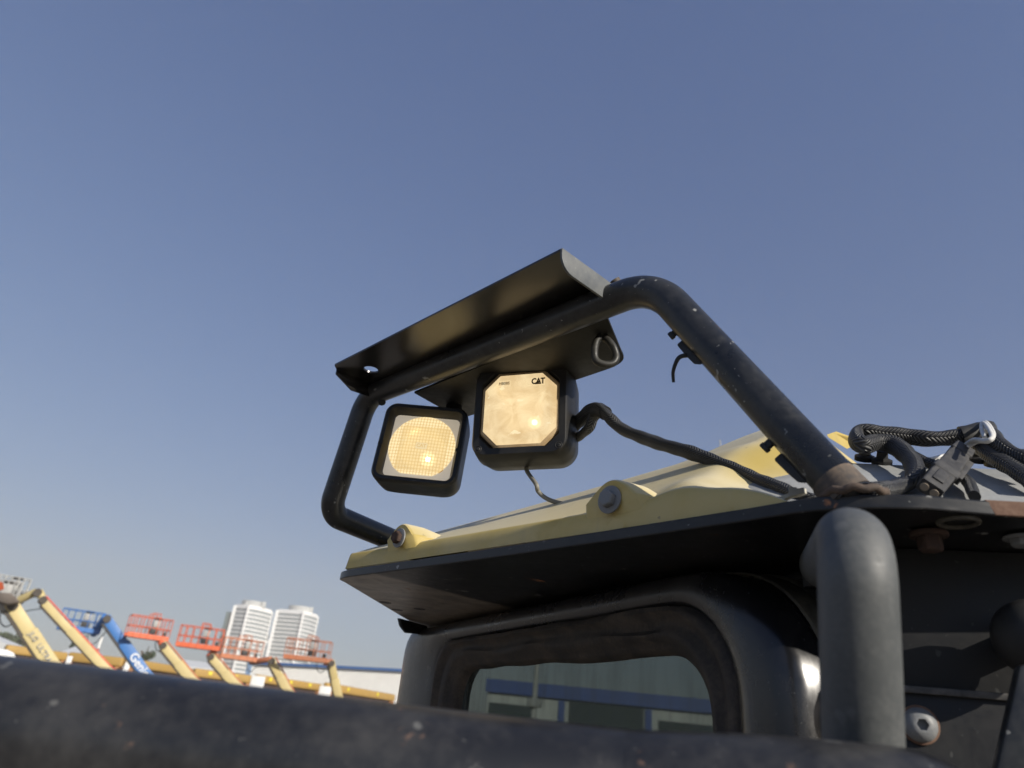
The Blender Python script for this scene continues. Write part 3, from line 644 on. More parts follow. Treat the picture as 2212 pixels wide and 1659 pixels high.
wire([oc(1950, 978, .014), oc(1975, 986, .014), oc(2005, 991, .014), oc(2035, 985, .016), oc(2060, 976, .018)], .0018)
wire([oc(1955, 986, .012), oc(1985, 996, .012), oc(2020, 996, .012), oc(2050, 986, .014)], .0018)
# connector plug
ca, cb_ = oc(2008, 1058, .020), oc(2080, 972, .030); cd = (cb_ - ca).normalized(); cu_ = (CAM - (ca + cb_) / 2).normalized(); cx = cu_.cross(cd).normalized(); cu_ = cd.cross(cx)
Lc = (cb_ - ca).length; conn = bpy.data.objects.new('x', None); bpy.data.objects.remove(conn)
mb = MB(); mb.loft([[ca + cd * (f_ * Lc) + cx * x + cu_ * y for x, y in rrect(w_, .013 * hh, .002, 3)] for f_, w_, hh in ((0, .0195, .95), (.03, .0205, 1), (.30, .0205, 1), (.31, .0235, 1.15), (.42, .0235, 1.15), (.43, .020, 1.05), (.78, .0195, 1.0), (.79, .0175, .9), (.83, .0175, .9), (.84, .0205, 1.05), (1.0, .019, 1.0))]); connector = mb.build('connector', M_conn, mach, 30)
mb = MB(); mb.box(ca + cd * (Lc * .18) + cu_ * .0066, cd, cx, cu_, Lc * .20, .010, .003); mb.box(ca + cd * (Lc * .60) - cx * .012, cd, cx, cu_, Lc * .40, .006, .008); mb.build('latch', M_conn, connector, 30, bevel=.0007)
for sg in (-1, 1):
    mb = MB(); lo = [ca - cd * .0004 + cx * (sg * .0045) + (cx * math.cos(2*math.pi*k/18) + cu_ * math.sin(2*math.pi*k/18)) * .0036 for k in range(18)]; mb.extrude(lo, -cd * .0012); mb.build('cavity_plug', M_pin, connector, 40, bevel=.0003)
# black push clips that hold the looms to the cover
for px_, py_ in ((1868, 987), (1905, 995), (2110, 990), (2150, 1000)):
    c = oc(px_, py_, .004); mb = MB()
    L = [[c + cov_n * z + (cov_e * math.cos(2*math.pi*k/14) + cov_t * math.sin(2*math.pi*k/14)) * q for k in range(14)] for q, z in ((.0105, -.004), (.0105, .001), (.006, .003), (.0055, .009), (.007, .011))]; mb.loft(L); mb.build('push_clip', M_clip, cover, 40)
mb = MB(); mb.box(oc(2190, 985, .008), cov_e, cov_t, cov_n, .030, .016, .014); mb.build('clip_block', M_clip, cover, 30, bevel=.002)
# clips on the guard tube
def tube_clip(c0, c1, tail):
    dr = (c1 - c0).normalized(); sd = (CAM - c0).normalized(); ot = sd.cross(dr).normalized()
    if ot.dot(_r) > 0: ot = -ot
    ln = (c1 - c0).length; pr = [(0, 0), (0, .010), (.02, .012), (.45, .012), (.80, .011), (.92, .007), (1.0, 0)]
    mb = MB(); mb.extrude([c0 + dr * (a_ * ln) + ot * (b_ - .0055) - sd * .007 for a_, b_ in pr], sd * .012); k_ = mb.build('cable_clip', M_clip, guard, 30, bevel=.0012)
    c2 = c0 - dr * .015 - ot * .003; mb = MB(); L = [[c2 + ot * z + (dr * math.cos(2*math.pi*k/16) + sd * math.sin(2*math.pi*k/16)) * q for k in range(16)] for q, z in ((.0050, -.004), (.0050, .005), (.0062, .0055), (.0062, .009), (.005, .0100))]; mb.loft(L); mb.build('clip_stud', M_clip, k_, 40)
    if tail:
        mb = MB(); pts = [c0 + dr * (ln * .5) + ot * .003, at(1469, 771, .74), at(1460, 784, .74), at(1454, 804, .74), at(1455, 826, .74)]
        mb.tube(spline(pts, 10), .0022, 10, rf=lambda L: 1.2 - 12 * L); mb.build('tie_tail', M_clip, k_, 60)
tube_clip(att(1472, 736, TB + .006), att(1518, 790, TB + .006), True)
tube_clip(att(1683, 982, .580), att(1748, 1046, .580), False)
wire([PB(.0, -.058, -.045), PB(.0, -.070, -.046), at(1158, 1046, .97), at(1163, 1062, .97), at(1185, 1079, .96), at(1225, 1090, .95), at(1290, 1096, .94)], .0031, M_wire, 'flat_cable')

# --- door: glass, seal, frame and flanges lofted round the window
w0 = MW(-.3036, .635, 0); wd = MV(-.951, .311, 0).normalized(); wn = MV(-.311, -.951, 0).normalized()
def WP(w, z, o): p = w0 + wd * w + wn * o; return Vector((p.x, p.y, CAMZ + z))
def dloop(wl, wr, zt, zb, rr, o, rl_=None, n=10, sag=0.0):
    """rounded-rectangle loop in the wall: wl = far (left) end, wr = near (right) end"""
    rl_ = rl_ or rr; out = []
    for cx, cz, rad, a0 in ((wr + rr, zt - rr, rr, 180), (wl - rl_, zt - rl_, rl_, 90), (wl - rl_, zb + rl_, rl_, 0), (wr + rr, zb + rr, rr, 270)):
        for k in range(n + 1):
            a_ = R(a0 - 90 * k / n); w = cx + rad * math.cos(a_); z = cz + rad * math.sin(a_)
            u_ = (w - wr) / (wl - wr); z -= sag * math.sin(math.pi * max(0, min(1, u_))) * (1 if z > (zt + zb) / 2 else 0)
            out.append((w, z, o))
    # densify the straight runs so the top edge can wander
    res = []
    for i in range(len(out)):
        a_, b_ = Vector(out[i]), Vector(out[(i+1) % len(out)]); m_ = max(1, int((b_-a_).length / .03)) if (i % (n + 1)) == n else 1
        for k in range(m_): res.append(a_.lerp(b_, k / m_))
    return res
def dloft(loops, name, mat, parent, wav=0, cap=False, smooth=40):
    L = []
    for j, l in enumerate(loops):
        ring = []
        for p in l:
            q = wav * mnoise.noise(Vector((p.x * 9, p.y * 9, j * .35))) if wav else 0
            ring.append(WP(p.x + q * .4, p.y + q, p.z + q * .5))
        L.append(ring)
    m_ = min(len(l) for l in L); assert all(len(l) == m_ for l in L), [len(l) for l in L]
    mb = MB(); mb.loft(L, False, cap); return mb.build(name, mat, parent, smooth)
def rs(l, n=220):
    """resample a closed loop evenly, starting near its first point"""
    pts = list(l) + [l[0]]; tot = sum((pts[i+1]-pts[i]).length for i in range(len(pts)-1)); out = []; i = 0; acc = 0
    for k in range(n):
        d = tot * k / n
        while acc + (pts[i+1]-pts[i]).length < d: acc += (pts[i+1]-pts[i]).length; i += 1
        out.append(pts[i].lerp(pts[i+1], (d - acc) / max(1e-9, (pts[i+1]-pts[i]).length)))
    return out
K = .93                                                                  # wall lies a little nearer than the first survey
ZB = -.62
fr = [dict(wl=1.105, wr=.000, zt=.176, zb=-.95, rr=.13, o=-.060, rl_=.05), dict(wl=1.105, wr=.004, zt=.175, zb=-.95, rr=.13, o=-.022, rl_=.05), dict(wl=1.100, wr=.010, zt=.174, zb=-.945, rr=.128, o=-.008, rl_=.05),
      dict(wl=1.085, wr=.026, zt=.168, zb=-.94, rr=.122, o=.000, rl_=.045), dict(wl=1.06, wr=.044, zt=.160, zb=-.93, rr=.115, o=.003, rl_=.042), dict(wl=.90, wr=.064, zt=.146, zb=-.66, rr=.105, o=.003, rl_=.075), dict(wl=.885, wr=.070, zt=.141, zb=-.65, rr=.10, o=-.004, rl_=.07)]
door = dloft([rs(dloop(**d)) for d in fr], 'cab_door', M_door, mach, 0, smooth=60)
sl_ = [dict(wl=.888, wr=.068, zt=.143, zb=-.652, rr=.10, o=-.003, rl_=.07), dict(wl=.882, wr=.072, zt=.140, zb=-.648, rr=.10, o=.004, rl_=.07), dict(wl=.870, wr=.080, zt=.134, zb=-.642, rr=.097, o=.005, rl_=.068), dict(wl=.862, wr=.086, zt=.128, zb=-.636, rr=.095, o=-.004, rl_=.066), dict(wl=.855, wr=.092, zt=.122, zb=-.63, rr=.092, o=-.005, rl_=.064),
       dict(wl=.845, wr=.098, zt=.116, zb=-.626, rr=.09, o=.000, rl_=.062), dict(wl=.832, wr=.108, zt=.108, zb=-.620, rr=.085, o=-.003, rl_=.06), dict(wl=.822, wr=.114, zt=.1035, zb=-.614, rr=.083, o=-.012, rl_=.06), dict(wl=.812, wr=.119, zt=.100, zb=-.61, rr=.08, o=-.013, rl_=.06), dict(wl=.806, wr=.124, zt=.0955, zb=-.606, rr=.08, o=-.022, rl_=.06), dict(wl=.800, wr=.127, zt=.0935, zb=-.604, rr=.08, o=-.034, rl_=.06)]
seal = dloft([rs(dloop(**d, sag=.004)) for d in sl_], 'window_seal', M_seal, door, .0045, smooth=60)
mb = MB(); gl = [WP(.84, .11, -.030), WP(.10, .11, -.030), WP(.10, -.64, -.030), WP(.84, -.64, -.030)]; mb.extrude(gl, -wn * .005); mb.build('window_pane', M_glass, door, None)
fl = [dict(wl=1.12, wr=-.002, zt=.1775, zb=-.96, rr=.134, o=-.046, rl_=.05), dict(wl=1.125, wr=-.005, zt=.180, zb=-.965, rr=.138, o=-.048, rl_=.05), dict(wl=1.125, wr=-.008, zt=.1815, zb=-.965, rr=.14, o=-.080, rl_=.05), dict(wl=1.12, wr=-.006, zt=.180, zb=-.96, rr=.14, o=-.083, rl_=.05)]
dloft([rs(dloop(**d)) for d in fl], 'door_flange', M_tan, door, .001, smooth=40)
fl = [dict(wl=1.13, wr=-.009, zt=.182, zb=-.97, rr=.142, o=-.080, rl_=.05), dict(wl=1.135, wr=-.015, zt=.1835, zb=-.975, rr=.146, o=-.084, rl_=.05), dict(wl=1.135, wr=-.016, zt=.1838, zb=-.975, rr=.148, o=-.120, rl_=.05), dict(wl=1.12, wr=-.010, zt=.182, zb=-.96, rr=.146, o=-.124, rl_=.05)]
dloft([rs(dloop(**d)) for d in fl], 'body_flange', worn('body_flange_dusty', (.045, .044, .04), (.20, .19, .155), .8, .65, dscale=14, bstr=.3), door, .001, smooth=40)

# --- cab body behind door and to the right
RP = Vector((-.234, .690, 0)); rd_ = Vector((math.cos(R(33)), math.sin(R(33)), 0)); rn = Vector((rd_.y, -rd_.x, 0))
A_ = WP(.03, 0, -.10); B_ = WP(1.10, 0, -.10); far1 = WP(1.10, 0, -.9); rs0 = MW(*(RP - rd_ * .012)); rs1 = MW(*(RP + rd_ * .75))
def wallquad(mb, p, q, z0, z1, th_, nrm): mb.extrude([Vector((p.x, p.y, z0)), Vector((q.x, q.y, z0)), Vector((q.x, q.y, z1)), Vector((p.x, p.y, z1))], nrm * th_)
mb = MB(); zt_ = CAMZ + ZP0 - .0015; RN = MV(*rn)
wallquad(mb, A_, MW(*(RP - rd_ * .02)), .75, zt_, .02, MV(-1, .2, 0).normalized())
wallquad(mb, rs0, rs1, CAMZ + .0645, zt_, .03, -RN)
wallquad(mb, rs0 + RN * .014, rs1 + RN * .014, .75, CAMZ + .0625, .05, -RN)
wallquad(mb, B_, far1, .75, zt_, .02, wd)
wallquad(mb, MW(.32, 1.24, 0), MW(.32, 2.1, 0), .75, zt_, .02, va); wallquad(mb, MW(.32, 2.1, 0), MW(-1.2, 2.1, 0), .75, zt_, .02, vb)
shell = mb.build('cab_shell', M_dark, mach, 30, bevel=.001)
mb = MB(); wallquad(mb, rs0 + RN * .015, rs1 + RN * .015, CAMZ + .0585, CAMZ + .064, .004, RN); mb.build('panel_ledge', worn('worn_ledge', (.03, .03, .03), (.16, .15, .14), .8, .5, dscale=40), shell, 30, bevel=.001)
# button-head screw with rusty washer
c = atp(1985, 1566, MW(*RP) + RN * .0145, RN); rx = MV(*rd_); rz = Vector((0, 0, 1))
mb = MB(); mb.extrude([c + (rx * math.cos(2*math.pi*k/28) + rz * math.sin(2*math.pi*k/28)) * .0148 for k in range(28)], RN * .003); mb.build('washer', M_rust, shell, 30, bevel=.0008)
mb = MB(); c = c + RN * .003; mb.loft([[c + RN * z + (rx * math.cos(2*math.pi*k/24) + rz * math.sin(2*math.pi*k/24)) * q for k in range(24)] for q, z in ((.0130, 0), (.0127, .0022), (.0106, .0056), (.0076, .0078), (.0049, .0085))] + [[c + RN * z + (rx * math.cos(2*math.pi*k/24) + rz * math.sin(2*math.pi*k/24)) * .0046 * math.cos(math.pi/6) / math.cos(((2*math.pi*k/24) % (math.pi/3)) - math.pi/6) for k in range(24)] for z in (.0084, .0035)]); mb.build('button_screw', M_zinc, shell, 40)
# ball mount and dark strut at the right-hand edge
c = atp(2236, 1380, MW(*RP) + RN * .05, RN); mb = MB()
mb.loft([[c + RN * (.030 * math.cos(a_)) + (rx * math.cos(2*math.pi*k/24) + rz * math.sin(2*math.pi*k/24)) * .030 * math.sin(a_) for k in range(24)] for a_ in [R(q) for q in (4, 20, 40, 60, 80, 100, 120, 140, 160, 176)]]); mb.bar(c, c - RN * .06, .012, 16); mb.build('ball_mount', M_clip, shell, 60)
mb = MB(); q0, q1, q2, q3 = (atp(x, y, MW(*RP) + RN * .10, RN) for x, y in ((2188, 1440), (2300, 1420), (2260, 1900), (2085, 1900)))
mb.extrude([q0, q1, q2, q3], RN * .012); mb.build('cab_strut', M_tube, shell, 30, bevel=.003)
# lower body and wheels (below the frame)
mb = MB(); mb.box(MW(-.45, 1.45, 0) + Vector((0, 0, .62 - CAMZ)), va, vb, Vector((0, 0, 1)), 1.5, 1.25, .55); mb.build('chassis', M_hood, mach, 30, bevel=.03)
for ss, tt in ((-1.0, .95), (.1, .95), (-1.0, 1.95), (.1, 1.95)):
    c = MW(ss, tt, 0); c.z = .42; mb = MB(); mb.loft([[c + vb * o_ + (va * math.cos(2*math.pi*k/28) + Vector((0, 0, 1)) * math.sin(2*math.pi*k/28)) * q for k in range(28)] for q, o_ in ((.2, -.12), (.36, -.13), (.42, -.09), (.42, .09), (.36, .13), (.2, .12))]); mb.build('wheel', M_clip, mach, 40)

# --- grey grab handle
hp = [at(1876, 2000, .40), at(1861, 1600, .40), at(1853, 1208, .413)]
mb = MB(); mb.tube(fillet([hp[0], hp[1] * .5 + hp[2] * .5, hp[2] + Vector((0, 0, .012)), at(1778, 1222, .69)], [.5, .028], 16), .0216, 44); gh = mb.build('grab_handle', M_handle, mach, 60)
mb = MB(); q = at(1788, 1212, .70); mb.box(q, va, vb, Vector((0, 0, 1)), .050, .012, .050); mb.build('handle_bracket', M_dark, gh, 30, bevel=.002)

# ================================================================== foreground rail
rroot = root_at('steel_rail', Vector((-.05, .42, 0)), 'thick scuffed black steel rail crossing the whole bottom foreground, out of focus', 'rail')
mb = MB(); zR = -.021
q0 = at(-260, 1546, .36); q1 = at(800, 1677, .358); q2 = at(1640, 1768, .362); q3 = at(1760, 1810, .40)
mb.tube(fillet([q0, q1, q2, q3], [3, .03], 10), .0345, 48); rl1 = mb.build('rail_tube', M_rail, rroot, 60)
mb = MB(); mb.tube(fillet([at(1250, 1734, .362), at(1700, 1756, .350), at(2075, 1794, .345), at(2140, 2200, .34)], [.3, .035], 12), .0345, 48); mb.build('rail_tube', M_rail, rroot, 60)
for x in (-.20, .14):
    mb = MB(); mb.tube([(x, .415, CAMZ - .04), (x, .415, 0.006)], .028, 24); mb.tube([(x, .415, .012), (x, .415, 0)], .07, 24); mb.build('post', M_rail, rroot, 50)

# ================================================================== background yard
M_cream = worn('lift_cream_paint', (.54, .44, .20), (.44, .36, .19), .5, .5, dscale=1.2, fine=8, bstr=0)
M_cdark = worn('lift_dark_steel', (.045, .036, .028), (.07, .055, .04), .5, .6, dscale=2, bstr=0)
M_orange = worn('lift_orange_paint', (.66, .12, .04), (.55, .16, .08), .5, .5, dscale=2, bstr=0)
M_rusto = worn('lift_faded_orange', (.50, .17, .075), (.36, .20, .13), .6, .6, dscale=2, bstr=0)
M_blue = worn('lift_blue_paint', (.028, .145, .42), (.05, .18, .45), .5, .45, dscale=2, bstr=0)
M_greyp = plain('control_box_grey', (.34, .34, .33), .6); M_black = plain('machine_black', (.025, .025, .026), .6)
M_whitep = plain('white_print', (.75, .77, .78), .6, var=.03); M_hose = plain('red_hose', (.62, .10, .06), .5)
M_tyre = plain('tyre_black', (.022, .022, .022), .8)
UP = Vector((0, 0, 1))
def frame_at(p):
    d = (p - CAM); d.z = 0; d.normalize(); lat = Vector((d.y, -d.x, 0)); return lat, d
def lift(name, d, basket, boom, bw, cbask, cboom, label, cat='boom lift', hgt=1.1, wid=None, ctrl=.62, jib=None, raised=True, hose=None, text=None, tsize=.5, cage=None, chute=True, yaw=0.0):
    """basket = pixel of its lower left corner and lower right corner; boom = upper and lower pixel of its axis"""
    p0 = at(*basket[0], d); lat, dep = frame_at(p0); pr = at(*basket[1], d); W = (pr - p0).dot(lat) if wid is None else wid
    b0 = at(*boom[0], d) + dep * .9; b1 = at(*boom[1], d) + dep * .9; bd = (b1 - b0).normalized()
    foot_z = 1.5; k = (b1.z - foot_z) / max(.05, -bd.z); b2 = b1 + bd * k
    base = Vector((b2.x, b2.y, 0)); rt = root_at('boom_lift', base, label, cat, 'boom lifts parked in a row')
    bl_, bdp = lat.copy(), dep.copy(); rotm = Matrix.Rotation(yaw, 3, 'Z'); bl_ = rotm @ bl_; bdp = rotm @ bdp
    O = lambda x, y, z: p0 + bl_ * x + bdp * y + UP * z
    D_ = .85; mb = MB()
    xs = [0, W * .14, W * .30, W * .47, W * .66, W * .82, W]; br = .026
    for y in (0, D_):
        for x in xs: mb.bar(O(x, y, 0), O(x, y, hgt + (.22 if raised and W * .4 < x < W * .75 else 0)), br, 6)
        for z in (hgt, hgt * .52): mb.bar(O(0, y, z), O(W, y, z), br, 6)
        if raised: mb.bar(O(W * .47, y, hgt + .22), O(W * .66, y, hgt + .22), br, 6)
    for x in (0, W):
        for z in (hgt, hgt * .52): mb.bar(O(x, 0, z), O(x, D_, z), br, 6)
    mb.build('guard_rails', cbask, rt, 60)
    mb = MB(); mb.box(O(W / 2, D_ / 2, .02), bl_, bdp, UP, W, D_, .06); mb.box(O(W / 2, .01, .10), bl_, bdp, UP, W, .03, .24); mb.box(O(W / 2, D_ - .01, .10), bl_, bdp, UP, W, .03, .24); mb.build('platform', cbask, rt, 30)
    mb = MB(); mb.box(O(W * ctrl, .12, hgt * .72), bl_, bdp, UP, .36, .25, .34); mb.build('control_box', M_greyp, rt, 30, bevel=.03)
    mb = MB(); mb.box(O(W * ctrl - .02, .2, hgt * .36), bl_, bdp, UP, .42, .3, .26); mb.build('tool_tray', M_black, rt, 30, bevel=.02)
    mb = MB(); mb.box(O(W * ctrl + .02, .15, hgt * .98), bl_, bdp, UP, .40, .25, .12); mb.build('control_cover', M_black, rt, 30, bevel=.02)
    mb = MB(); mb.box(O(W * .9, .3, .3), bl_, bdp, UP, .16, .2, .30); mb.build('foot_switch', M_black, rt, 30, bevel=.02)
    # boom: two telescoping box sections, head bracket, jib link
    side = bd.cross(dep).normalized(); mid = b0.lerp(b2, .30)
    mb = MB(); cen = (mid + b2) / 2; mb.box(cen, bd, side, dep, (b2 - mid).length, bw, bw * .9); bo = mb.build('boom_section', cboom, rt, 30, bevel=bw * .06)
    mb = MB(); cen = (b0 + mid) / 2; mb.box(cen, bd, side, dep, (mid - b0).length + .1, bw * .84, bw * .76); mb.build('boom_section', cboom, rt, 30, bevel=bw * .06)
    sg = 1 if side.dot(lat) > 0 else -1
    mb = MB(); mb.box((b0 + b2) / 2 - side * (sg * bw * .52) - dep * (bw * .1), bd, side, dep, (b2 - b0).length * .94, bw * .22, bw * .5)
    mb.build('boom_shade_track', M_cdark if cboom is not M_blue else M_black, bo, 30)  # dark track along the boom's left side, standing in for its shade
    if hose is not None:
        mb = MB(); sg = 1 if side.dot(lat) > 0 else -1; mb.bar(b0 + side * (sg * bw * .58) - dep * .1, b2 + side * (sg * bw * .58) - dep * .1, bw * .10, 8); mb.build('hose_track', hose, bo, 60)
    if chute:
        mb = MB(); hd = O(W * .88, D_ * .8, 0); mb.tube([b0 + bd * .25, b0 - bd * .05, b0.lerp(hd, .6), hd], bw * .34, 10); mb.build('boom_head', cbask, rt, 50)
        mb = MB(); mb.bar(b0 + bd * .1 - dep * bw * .6, b0 + bd * .1 + dep * bw * .6, bw * .36, 14); mb.build('pivot', M_cdark, rt, 50)
    mb = MB(); hk = O(W * .75, D_ * .5, -.05); mb.tube(spline([hk, hk - UP * .35 + bl_ * .10, hk - UP * .50 + bl_ * .35, hk - UP * .20 + bl_ * .62, b0 + bd * .5], 6), .022, 6); mb.build('hose_loop', M_black, rt, 60)
    # turret, chassis, wheels
    mb = MB(); mb.box(base + UP * 1.25, lat, dep, UP, 1.3, 1.5, .9); mb.build('turret', cboom, rt, 30, bevel=.08)
    mb = MB(); mb.box(base + UP * .62, lat, dep, UP, 2.4, 1.6, .36); mb.build('chassis', M_cdark, rt, 30, bevel=.05)
    for ix in (-1, 1):
        for iy in (-1, 1):
            c = base + lat * (ix * .95) + dep * (iy * .95) + UP * .45; mb = MB()
            mb.loft([[c + dep * o_ + (lat * math.cos(2*math.pi*k/20) + UP * math.sin(2*math.pi*k/20)) * q for k in range(20)] for q, o_ in ((.2, -.16), (.42, -.17), (.45, -.12), (.45, .12), (.42, .17), (.2, .16))]); mb.build('wheel', M_tyre, rt, 40)
    if text:
        txt, f_, col, sz = text; mb = MB(); dn = bd; tdn = bd if bd.z < 0 else -bd
        ay = tdn.cross(dep); ay = ay if ay.dot(lat) > 0 else -ay
        nn = tdn.cross(ay); add_text(mb, txt, sz, b0.lerp(b2, f_) - dep * (bw * .5 + .03), tdn, ay, -dep, .008, .012 * sz); mb.build('lettering', col, bo, None)
    return rt, O, lat, dep, b0, bd
# far left: fat boom with dark platform head, and slimmer boom with jib
rt, O, lat, dep, b0, bd = lift('a', 25, ((-60, 1305), (34, 1302)), ((27, 1300), (104, 1417)), .50, M_greyp, M_cream, 'thick cream boom lettered in grey, leftmost of the lifts', hgt=.95, raised=False, text=('JLG  ULTRA', .47, plain('boom_lettering_grey', (.26, .26, .24), .6), .25), ctrl=.70)
mb = MB(); q = [at(x, y, 25) for x, y in ((-10, 1279), (24, 1281), (45, 1301), (18, 1306), (-10, 1298))]; mb.extrude(q, dep * .9); mb.build('platform_bracket', worn('bracket_taupe', (.17, .14, .12), (.26, .23, .2), .6, .6, dscale=2), rt, 30, bevel=.05)
mb = MB(); mb.extrude([at(x, y, 25) for x, y in ((-4, 1256), (6, 1258), (9, 1272), (-4, 1276))], dep * .3); mb.build('warning_sign', M_orange, rt, 30)
rt, O, lat, dep, b0, bd = lift('b', 31, ((-30, 1292), (52, 1300)), ((93, 1292), (227, 1437)), .36, plain('bare_tube_grey', (.42, .42, .40), .5), M_cream, 'slim cream boom with red hose and upturned jib, crossing behind the blue basket', hgt=1.05, raised=False, hose=M_hose, chute=False)
mb = MB(); mb.tube([at(90, 1290, 31), at(86, 1280, 31), at(78, 1279, 31), at(40, 1297, 31)], .17, 10); mb.build('jib', M_cream, rt, 50)
mb = MB(); mb.bar(at(80, 1281, 31) - dep * .3, at(80, 1281, 31) + dep * .3, .17, 16); mb.bar(at(92, 1297, 31) - dep * .3, at(92, 1297, 31) + dep * .3, .16, 16); mb.build('pivot', M_cdark, rt, 50)
lift('c', 38, ((123, 1357), (216, 1371)), ((231, 1332), (311, 1446)), .56, M_blue, M_blue, 'bright blue boom lift with blue mesh basket and white lettering', text=('Genie', .56, M_whitep, .60), hgt=1.06, raised=False, chute=True)
lift('d', 38, ((274, 1373), (366, 1386)), ((352, 1390), (411, 1462)), .48, M_orange, M_cream, 'cream boom with bright orange basket next to the blue lift', hose=M_rusto, yaw=.16)
lift('e', 39, ((379, 1394), (474, 1410)), ((455, 1415), (508, 1476)), .48, M_orange, M_cream, 'cream boom with bright orange basket just left of the left tower', hose=M_rusto, yaw=-.10)
lift('f', 40, ((476, 1419), (568, 1430)), ((588, 1424), (624, 1492)), .48, M_rusto, M_cream, 'cream boom with faded rusty basket in front of the left tower', hose=M_rusto, yaw=.30)
lift('g', 40, ((612, 1421), (708, 1431)), ((718, 1428), (734, 1506)), .46, M_rusto, M_cream, 'cream boom with faded rusty basket in front of the right tower, rightmost lift', yaw=-.22)

# --- yellow beams on trestles
M_ybeam = worn('ochre_beam_paint', (.44, .27, .065), (.34, .22, .08), .5, .6, dscale=1.5, fine=6, bstr=0); M_brown = plain('rust_brown_panel', (.055, .032, .024), .8); M_opost = plain('orange_post', (.46, .22, .08), .7); M_yblob = plain('yellow_strap', (.75, .62, .05), .6); M_wblock = plain('white_block', (.72, .72, .70), .7, var=.05)
segs = [((14, 1392), (146, 1410), 'behind the thick cream boom', 0), ((152, 1408.5), (270, 1421), 'behind the slim cream boom', 1), ((276, 1421.5), (414, 1444), 'right of the blue boom', 0), ((420, 1443), (544, 1459), 'below the second orange basket', 2), ((553, 1456.5), (693, 1477.5), 'below the left rusty basket', 3), ((704, 1474), (850, 1500), 'nearest the black cab, against the white shed', 2)]
for i, (pa, pb, wh, nb) in enumerate(segs):
    a_ = atz(*pa, 2.0); b_ = atz(*pb, 2.0); dr = (b_ - a_).normalized(); dr.z = 0; sd = Vector((-dr.y, dr.x, 0)); c = (a_ + b_) / 2; L_ = (b_ - a_).length
    rt = root_at('beam_rack', Vector((c.x, c.y, 0)), 'ochre yellow beam over a dark panel ' + wh, 'beam rack', 'ochre beam racks along the yard')
    hb = .56 * (1 + .1 * (i % 2)); mb = MB(); mb.box(c - UP * (hb / 2), dr, sd, UP, L_, .5, hb); mb.build('beam', M_ybeam, rt, 40, bevel=hb * .24, seg=3)
    mb = MB(); mb.box(Vector((c.x, c.y, (c.z - hb) / 2)) + sd * .1, dr, sd, UP, L_ * .94, .2, c.z - hb - .01); mb.build('dark_panel', M_brown, rt, 30)
    for k, q in enumerate((a_ + dr * L_ * .04, b_ - dr * L_ * .04)):
        mb = MB(); mb.box(Vector((q.x, q.y, (q.z - hb) / 2)) - sd * .12, dr, sd, UP, .45, .3, q.z - hb); mb.build('post', M_opost, rt, 30)
    for k in range(nb):
        q = a_.lerp(b_, (k + .6) / (nb + .3)); mb = MB(); mb.box(q - UP * (hb * .40) - sd * .27, dr, sd, UP, .30, .06, .26); mb.build('strap', M_yblob, rt, 30, bevel=.02)
for i, (px_, py_, wd_, wh) in enumerate(((152, 1418, .32, 'beside the slim cream boom'), (277, 1431, .32, 'under the blue boom'), (559, 1461, .9, 'between the left rusty basket and the beams'), (704, 1483, .9, 'just left of the rightmost boom'))):
    p = atz(px_, py_, 1.72); lat, dep = frame_at(p); base = Vector((p.x, p.y, 0)) - dep * .6; mb = MB(); mb.box(base + UP * (p.z / 2), lat, dep, UP, wd_, .4, p.z)
    thing_mesh(mb, 'white_block', M_wblock, base, 'upright white block ' + wh, 'block', 'white blocks between the beam racks', 30, .03)

# --- white corrugated shed with blue roof edge
M_shed = worn('white_cladding', (.82, .81, .77), (.72, .70, .65), .5, .5, dscale=.5, fine=2, bstr=0); M_bluetrim = plain('blue_trim', (.05, .13, .33), .5)
a_ = at(546, 1432, 86); b_ = at(858, 1448, 83); rise = (b_.z - a_.z) / Vector((b_.x - a_.x, b_.y - a_.y)).length; dr = (b_ - a_); dr.z = 0; dr.normalize(); sd = Vector((-dr.y, dr.x, 0))
if sd.dot(a_ - CAM) < 0: sd = -sd
drs = (dr + UP * rise).normalized()
L_ = 30.0; H_ = a_.z; rt = root_at('white_shed', Vector((a_.x, a_.y, 0)) + dr * 12, 'long white corrugated shed with blue roof edge below the right tower', 'shed')
mb = MB(); V = []; Fs = []; x = 0; k = 0
while x < L_:
    for off in (0, .09, .13, .22):
        dpt = -.06 if off in (.13, .22) else 0
        if off == .09: dpt = 0
        q = a_ + dr * (x + off) + sd * (-dpt); V += [Vector((q.x, q.y, 0)), Vector((q.x, q.y, H_ + rise * (x + off)))]
    x += .30
for i in range(len(V) // 2 - 1): Fs.append((2*i, 2*i+2, 2*i+3, 2*i+1))
mb.add(V, Fs); mb.build('corrugated_wall', M_shed, rt, None)
mb = MB(); c = a_ + dr * (L_ / 2) + sd * 8; c.z = H_ / 2 - .1; mb.box(c, dr, sd, UP, L_ - .1, 15.6, H_ - .25); mb.build('shed_body', M_shed, rt, None)
mb = MB(); c = a_ + dr * (L_ / 2) - sd * .1; mb.box(c + UP * (.02 + rise * L_ / 2), drs, sd, UP, L_ + .4, .5, .30); mb.build('roof_edge', M_bluetrim, rt, 30)
mb = MB(); c = a_ - dr * .25; c.z = H_ / 2; mb.box(c - sd * .05, dr, sd, UP, .6, .3, H_); mb.build('corner_trim', worn('pale_blue_trim', (.22, .33, .5), (.3, .4, .52), .5, .6, dscale=1), rt, 30)
for px_, py_ in ((555, 1426), (598, 1424)):
    p = at(px_, py_ + 4, (a_ - CAM).dot(_F) + 1.5); mb = MB(); mb.box(Vector((p.x, p.y, H_ + .35)), dr, sd, UP, .8, .8, .7); mb.build('roof_vent', M_wblock, rt, 30, bevel=.1)

